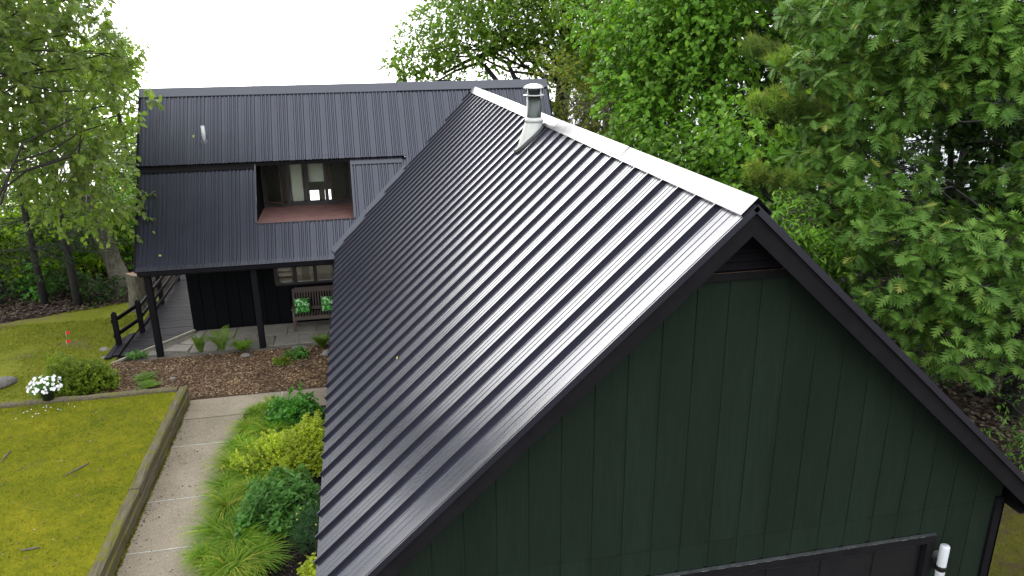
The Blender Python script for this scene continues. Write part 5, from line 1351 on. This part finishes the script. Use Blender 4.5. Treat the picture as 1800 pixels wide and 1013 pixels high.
def grass_clump(label, c, r_, h, n, hue, group='ornamental grass along the walk'):
    t = thing('grass_clump', label, 'grass', (c[0], c[1], 0.02), group)
    a = rng.uniform(0, 6.28, n); rr = r_ * 0.22 * np.sqrt(rng.random(n)); base = np.stack([c[0] + rr * np.cos(a), c[1] + rr * np.sin(a), np.full(n, 0.01)], -1)
    a2 = a + rng.normal(0, .5, n); L = h * rng.uniform(.75, 1.25, n); out = r_ * rng.uniform(.45, 1.15, n); w = rng.uniform(.006, .012, n)
    seg = 5; V = np.zeros((n, seg + 1, 2, 3)); sd_ = np.stack([-np.sin(a2), np.cos(a2), 0 * a2], -1)
    for i in range(seg + 1):
        f = i / seg
        p = base + np.stack([np.cos(a2) * out * f ** 1.5, np.sin(a2) * out * f ** 1.5, L * (1.7 * f - 1.15 * f * f) ], -1)
        p[:, 2] = np.maximum(p[:, 2], 0.03)
        ww = (w * (1 - f * .85))[:, None]
        V[:, i, 0] = p - sd_ * ww; V[:, i, 1] = p + sd_ * ww
    F = []
    for i in range(seg): F += [(2*i, 2*i+2, 2*i+3), (2*i, 2*i+3, 2*i+1)]
    tris = (np.array(F)[None] + (np.arange(n) * (seg + 1) * 2)[:, None, None]).reshape(-1, 3)
    rnd = np.clip(rng.normal(.42 + hue, .22, n), 0, 1)
    o = mobj('blades', np_mesh('blades', V.reshape(-1, 3), tris, np.repeat(rnd, (seg + 1) * 2)), M['grass'], t); o['kind'] = 'stuff'
gl = [(-2.42, 14.3), (-2.10, 14.45), (-2.50, 13.75), (-2.2, 13.6), (-2.58, 13.1), (-2.3, 12.8), (-2.62, 12.45), (-2.3, 12.0), (-2.62, 11.75), (-2.58, 11.15), (-2.25, 11.4), (-2.6, 10.55), (-2.35, 10.1), (-2.62, 9.85), (-2.25, 9.55), (-2.5, 9.2), (-2.0, 9.75), (-2.55, 8.6), (-2.2, 8.7)]
words_ = ['beside the green shrub at the far end', 'closest to the green shrub', 'second from the far end, at the walk edge', 'left of the golden spirea, far side', 'at the walk edge left of the spirea', 'touching the golden spirea', 'at the walk edge between spirea and peony', 'straw-tinged, behind the peony', 'spilling on the third slab joint', 'at the walk edge level with the peony', 'pressed against the peony', 'yellow-tipped, at the walk edge below the peony', 'below the peony beside the small shoot', 'large and lush, near the picture bottom', 'nearest the dark soil patch', 'cut by the lower picture edge', 'small, beside the dark soil and the peony', 'lowest, mostly under the picture edge', 'just below the picture edge by the soil']
for i, ((x, y), w_) in enumerate(zip(gl, words_)):
    grass_clump('clump of arching ornamental grass ' + w_, (x + .11 + rng.normal() * .04, y), rng.uniform(.36, .52), rng.uniform(.30, .42), 480, (0.0, 0.12, 0.22, 0.05)[i % 4])

def fern(label, c, h, n, r_, group='ferns in the mulch bed'):
    t = thing('fern', label, 'fern', (c[0], c[1], 0.02), group)
    for i in range(n):
        a = 6.283 * i / n + rng.uniform(-.3, .3); L = h * rng.uniform(.8, 1.2); out = r_ * rng.uniform(.5, 1.1)
        P, A, N, S = [], [], [], []
        m = 20
        for j in range(m):
            f = .12 + .88 * j / (m - 1)
            p = np.array((c[0] + math.cos(a) * out * f ** 1.4, c[1] + math.sin(a) * out * f ** 1.4, .02 + L * (1.75 * f - .95 * f * f)))
            tang = unit(np.array((math.cos(a) * out, math.sin(a) * out, L * (1.75 - 1.9 * f)))); sd_ = np.array((-math.sin(a), math.cos(a), 0)); nn_ = np.cross(tang, sd_)
            for s in (-1, 1):
                P.append(p); A.append(unit(sd_ * s + tang * .45)); N.append(nn_ if nn_[2] > 0 else -nn_); S.append(.105 * math.sin(math.pi * min(1, .12 + f * .86)) ** .8 + .01)
        me = leaves_mesh('frond', 'lance', np.array(P), np.array(A), np.array(N), np.array(S), np.clip(rng.normal(.5, .15, len(P)), 0, 1), .42)
        mobj('frond', me, M['fern'], t)
fern('large upright fern between the two porch posts', (-3.55, 17.95), .68, 20, .55)
fern('smaller fern leaning left of the large fern', (-4.05, 18.0), .52, 12, .26)
fern('low dark fern right of the large fern', (-3.1, 18.02), .28, 18, .36)
fern('fern beside the garage eave by the pale rock', (-1.18, 17.75), .36, 18, .26)
fern('low spreading fern at the left of the mulch bed', (-5.0, 16.75), .18, 18, .38)
fern('low spreading fern left of centre, close to the timber corner', (-4.85, 16.35), .15, 18, .36)

# flower pot with white flowers
pp = (-6.5, 15.46)
fp = thing('flower_pot', 'dark pot of white flowers on the timber edging', 'flower pot', (pp[0], pp[1], .40))
MB().lathe([(.10, .40), (.14, .61), (.15, .62), (.15, .645), (.13, .645), (.12, .60)], pp[0], pp[1], 20).build('pot', M['potmat'], fp)
n = 160; d = rvec(n); d[:, 2] = np.abs(d[:, 2]); P = np.array((pp[0], pp[1], .62)) + d * np.array((.26, .22, .22)) * rng.random((n, 1)) ** .5
o = mobj('foliage', leaves_mesh('foliage', 'ovate', P, unit(d + rvec(n) * .6), rvec(n) * .6 + np.array((0, 0, 1.)), np.full(n, .07), rng.random(n)), M['peony'], fp); o['kind'] = 'stuff'
fm = MB(); fm.v.append((0, 0, 0)); 
for k in range(10):
    a = k * 6.283 / 10; r_ = .034 if k % 2 == 0 else .026; fm.v.append((r_ * math.cos(a), r_ * math.sin(a), .014))
for k in range(10): fm.f.append((0, 1 + k, 1 + (k + 1) % 10)); fm.sm.append(True)
fme = fm.mesh('flower'); fme.materials.append(M['petal'])
for i in range(75):
    d = unit(rng.normal(size=3)); d[2] = abs(d[2]) * .9 + .05; d = unit(d); d[1] = d[1] if rng.random() < .3 else -abs(d[1])
    pos = np.array((pp[0], pp[1], .62)) + d * np.array((.33, .26, .27)) * rng.uniform(.85, 1.08)
    o = bpy.data.objects.new('flower', fme); link(o, fp, pos)
    o.rotation_euler = Vector(unit(d + rng.normal(size=3) * .35 + np.array((0, -.3, .2)))).to_track_quat('Z', 'Y').to_euler()
    s_ = rng.uniform(.8, 1.2); o.scale = (s_, s_, s_)
mb = MB()
for i in range(16):
    x, y = pp[0] + rng.normal() * .22 + .1, 15.25 - abs(rng.normal()) * .18; z = float(lawn_z(np.array(x), np.array(y))) + .006
    a = rng.uniform(0, 3); mb.add([(x - .02 * math.cos(a), y - .02 * math.sin(a), z), (x + .012 * math.sin(a), y - .012 * math.cos(a), z + .008), (x + .02 * math.cos(a), y + .02 * math.sin(a), z + .002), (x - .012 * math.sin(a), y + .012 * math.cos(a), z + .009)], [(0, 1, 2, 3)])
o = mb.build('fallen_petals', M['petal']); tag(o, 'white petals fallen on the moss in front of the flower pot', 'petals', kind='stuff')

# marker flags
for px_, py_, lab in ((116, 588, 'upper of two small red marker flags in the far lawn'), (117, 603, 'lower of two small red marker flags in the far lawn')):
    p = onz(px_, py_, .10); t = thing('marker_flag', lab, 'flag', (p[0], p[1], -.05), 'red marker flags')
    MB().tube([(p[0], p[1], -.1), (p[0], p[1], .18)], .004, 5).build('wire', M['capsteel'], t)
    MB().prism([(p[0], p[1], .09), (p[0] + .10, p[1] - .02, .12), (p[0] + .11, p[1] - .02, .19), (p[0], p[1], .17)], (0, .003, 0)).build('pennant', M['redflag'], t)

# stones
def stone(label, x, y, z, r_, squash=.55, group='field stones'):
    bm = bmesh.new(); bmesh.ops.create_icosphere(bm, subdivisions=2, radius=1)
    s = rng.normal(size=(5, 3))
    for v in bm.verts:
        c = np.array(v.co); f = 1 + .10 * sum(math.sin(2.1 * float(np.dot(c, q)) + i) for i, q in enumerate(s)) / 2
        v.co = Vector(c * f * np.array((r_ * 1.25, r_ * .9, r_ * squash)))
    for f in bm.faces: f.smooth = rng.random() < .5
    me = bpy.data.meshes.new('stone'); bm.to_mesh(me); bm.free()
    o = mobj('stone', me, M['stone'], None, (x, y, z), (0, 0, rng.uniform(0, 3))); tag(o, label, 'stone', group)
stone('pale stone in the mulch between the fern and the middle porch post', -3.0, 17.72, .05, .10)
stone('pale stone in the mulch beside the garage eave fern', -1.07, 17.38, .06, .13)
stone('small pale stone near the timber corner in the mulch', -4.45, 16.75, .035, .06)
stone('flat stone at the edge of the porch paving by the garage', -1.75, 17.95, .03, .19, .25)
stone('stone under the corner of the deck step', -6.35, 18.55, -.06, .14)
stone('stone beside the first railing post', -6.55, 19.1, -.06, .15)
stone('large grey stone at the left edge of the far lawn', -8.2, 17.4, .02, .26, .45)

# stump beside the deck
sx, sy = -6.38, 22.2
stp = thing('tree_stump', 'tall cut tree stump behind the deck railing', 'stump', (sx, sy, -.1))
prof = []
mb = MB(); nn_ = 18
for lev, (rr, z) in enumerate(((.42, -.15), (.35, .15), (.30, .6), (.29, 1.02))):
    for k in range(nn_):
        a = 6.283 * k / nn_; r2 = rr * (1 + .07 * math.sin(3 * a + 1) + .04 * math.sin(7 * a)); mb.v.append((sx + r2 * math.cos(a), sy + r2 * math.sin(a), z + (0.05 * math.sin(a * 2) if lev == 3 else 0)))
for lev in range(3):
    for k in range(nn_): mb.f.append((lev*nn_+k, lev*nn_+(k+1)%nn_, (lev+1)*nn_+(k+1)%nn_, (lev+1)*nn_+k)); mb.sm.append(True)
mb.build('stump_body', M['bark'], stp)
mb = MB(); mb.v.append((sx, sy, 1.05))
for k in range(nn_):
    a = 6.283 * k / nn_; r2 = .292 * (1 + .07 * math.sin(3 * a + 1) + .04 * math.sin(7 * a)); mb.v.append((sx + r2 * math.cos(a), sy + r2 * math.sin(a), 1.022 + .05 * math.sin(a * 2)))
for k in range(nn_): mb.f.append((0, 1 + k, 1 + (k + 1) % nn_)); mb.sm.append(False)
mb.build('cut_face', M['stumptop'], stp)

# twigs lying on the lawn
for px0, py0, px1, py1, lab in ((110, 838, 157, 814, 'long dead twig lying on the middle of the moss lawn'), (35, 968, 70, 962, 'short dead twig near the lower left of the moss lawn'), (2, 812, 18, 792, 'dead twig at the left edge of the moss lawn')):
    a, b = onz(px0, py0, .35), onz(px1, py1, .35)
    MBt = MB().tube(curve_pts(a, b, 5, 0, .03), [.004, .010, .012, .016, .014, .008], 6); o = MBt.build('fallen_twig', M['twig']); tag(o, lab, 'twig', 'twigs on the lawn')

# ------------------------------------------------------------------ loose cover: bark chips, leaf litter, moss tufts, short grass
def flakes(name, label, cat, n, xf, zf, size, mat, kind='ovate', tilt_=.35, width=1.0):
    X, Y = xf(n); n = len(X); P = np.stack([X, Y, zf(X, Y)], -1)
    a = rng.uniform(0, 6.283, n); A = np.stack([np.cos(a), np.sin(a), rng.normal(0, .25, n)], -1); N = np.array((0, 0, 1.)) + rvec(n) * tilt_
    o = mobj(name, leaves_mesh(name, kind, P, A, N, size * rng.uniform(.5, 1.3, n), np.clip(rng.normal(.5, .25, n), 0, 1), width), M[mat]); tag(o, label, cat, kind='stuff')
mz = lambda X, Y: 0.034 + wob(X, Y, 3) * 0.012 + rng.random(len(X)) * .012
flakes('bark_chips', 'brown bark chips covering the mulch bed before the porch', 'mulch', 14000, lambda n: (rng.uniform(-6.0, -.4, n), rng.uniform(15.6, 18.0, n)), mz, .065, 'chip', 'rhomb', .5, .7)
flakes('bark_chips', 'dark chips on the soil beside the garage eave', 'mulch', 2500, lambda n: (rng.uniform(-2.4, -.4, n), rng.uniform(8, 14.5, n)), lambda X, Y: .03 + wob(X, Y, 3) * .03 + rng.random(len(X)) * .02, .045, 'litter', 'rhomb', .5, .6)
tz = lambda X, Y: terrain(X, Y) + .03 + rng.random(len(X)) * .03
flakes('leaf_litter', 'brown dead leaves on the ground under the oak at right', 'leaf litter', 9000, lambda n: (rng.uniform(7.6, 17, n), rng.uniform(9.0, 20, n)), tz, .13, 'litter', 'ovate', .6)
flakes('leaf_litter', 'brown leaf litter under the trees beyond the left lawn', 'leaf litter', 7000, lambda n: (lambda X: (X, 23.05 + 0.34 * (X + 6.5) + np.abs(rng.normal(0, 2.2, n))))(rng.uniform(-16, -6.5, n)), tz, .10, 'litter', 'ovate', .6)
lz = lambda X, Y: lawn_z(X, Y) + .004
flakes('lawn_debris', 'scattered small dead leaves and bits on the moss lawn', 'debris', 420, lambda n: (rng.uniform(-9, -4.1, n), rng.uniform(8, 15.3, n)), lz, .045, 'chip', 'ovate', .6)
def patchy(x0, x1, y0, y1, thr, s=2.0):
    def f(n):
        X, Y = rng.uniform(x0, x1, n * 3), rng.uniform(y0, y1, n * 3); k = wob(X, Y, s) + rng.normal(0, .12, len(X)) > thr
        return X[k][:n], Y[k][:n]
    return f
flakes('lawn_weeds', 'small green clover and weed leaves dotted through the moss lawn', 'weeds', 1800, lambda n: patchy(-9.5, -4.1, 8.0, 15.3, .05, 2.6)(n), lambda X, Y: lawn_z(X, Y) + .010, .028, 'mossbit', 'ovate', .7)
def blades(name, label, n, xf, zf, h, mat, lean_=.7, w=.16):
    X, Y = xf(n); n = len(X); P = np.stack([X, Y, zf(X, Y) - .004], -1)
    A = unit(np.array((0, 0, 1.)) + rvec(n) * lean_); A[:, 2] = np.abs(A[:, 2])
    o = mobj(name, leaves_mesh(name, 'needle', P, A, rvec(n), h * rng.uniform(.4, 1.3, n), np.clip(rng.normal(.45, .22, n), 0, 1), w), M[mat]); tag(o, label, 'grass', kind='stuff')
blades('moss_tufts', 'short moss tufts all over the raised lawn', 90000, patchy(-9.5, -4.05, 8.0, 15.34, -.6), lz, .016, 'mossbit', .9, .5)
blades('lawn_grass', 'sparse short grass growing through the moss lawn', 16000, patchy(-9.5, -4.05, 8.0, 15.34, .12), lz, .038, 'bush', .8, .12)
blades('far_grass', 'short thin grass on the far lawn beyond the edging', 50000, patchy(-13, -6.2, 15.6, 21.6, -.15), lambda X, Y: flz(X, Y), .045, 'mossbit', .8, .2)
blades('side_grass_blades', 'short grass beside the garage corner at right', 9000, patchy(7.5, 10.5, 4.5, 9.4, -.2), lambda X, Y: flz(X, Y), .05, 'mossbit', .8, .15)

flakes('walk_debris', 'small bits of leaf and bark blown onto the concrete walk', 'debris', 260, lambda n: (np.where(rng.random(n) < .5, -3.82 + np.abs(rng.normal(0, .12, n)), rng.uniform(-3.8, -2.7, n)), rng.uniform(8.5, 14.6, n)), lambda X, Y: 0 * X + .024, .032, 'litter', 'ovate', .5)
flakes('walk_edge_moss', 'moss and tiny weeds in the gap between timber wall and walk', 'weeds', 1600, lambda n: (-3.85 + np.abs(rng.normal(0, .016, n)), rng.uniform(8.5, 15.4, n)), lambda X, Y: 0 * X + .022, .03, 'mossbit', 'ovate', .8)
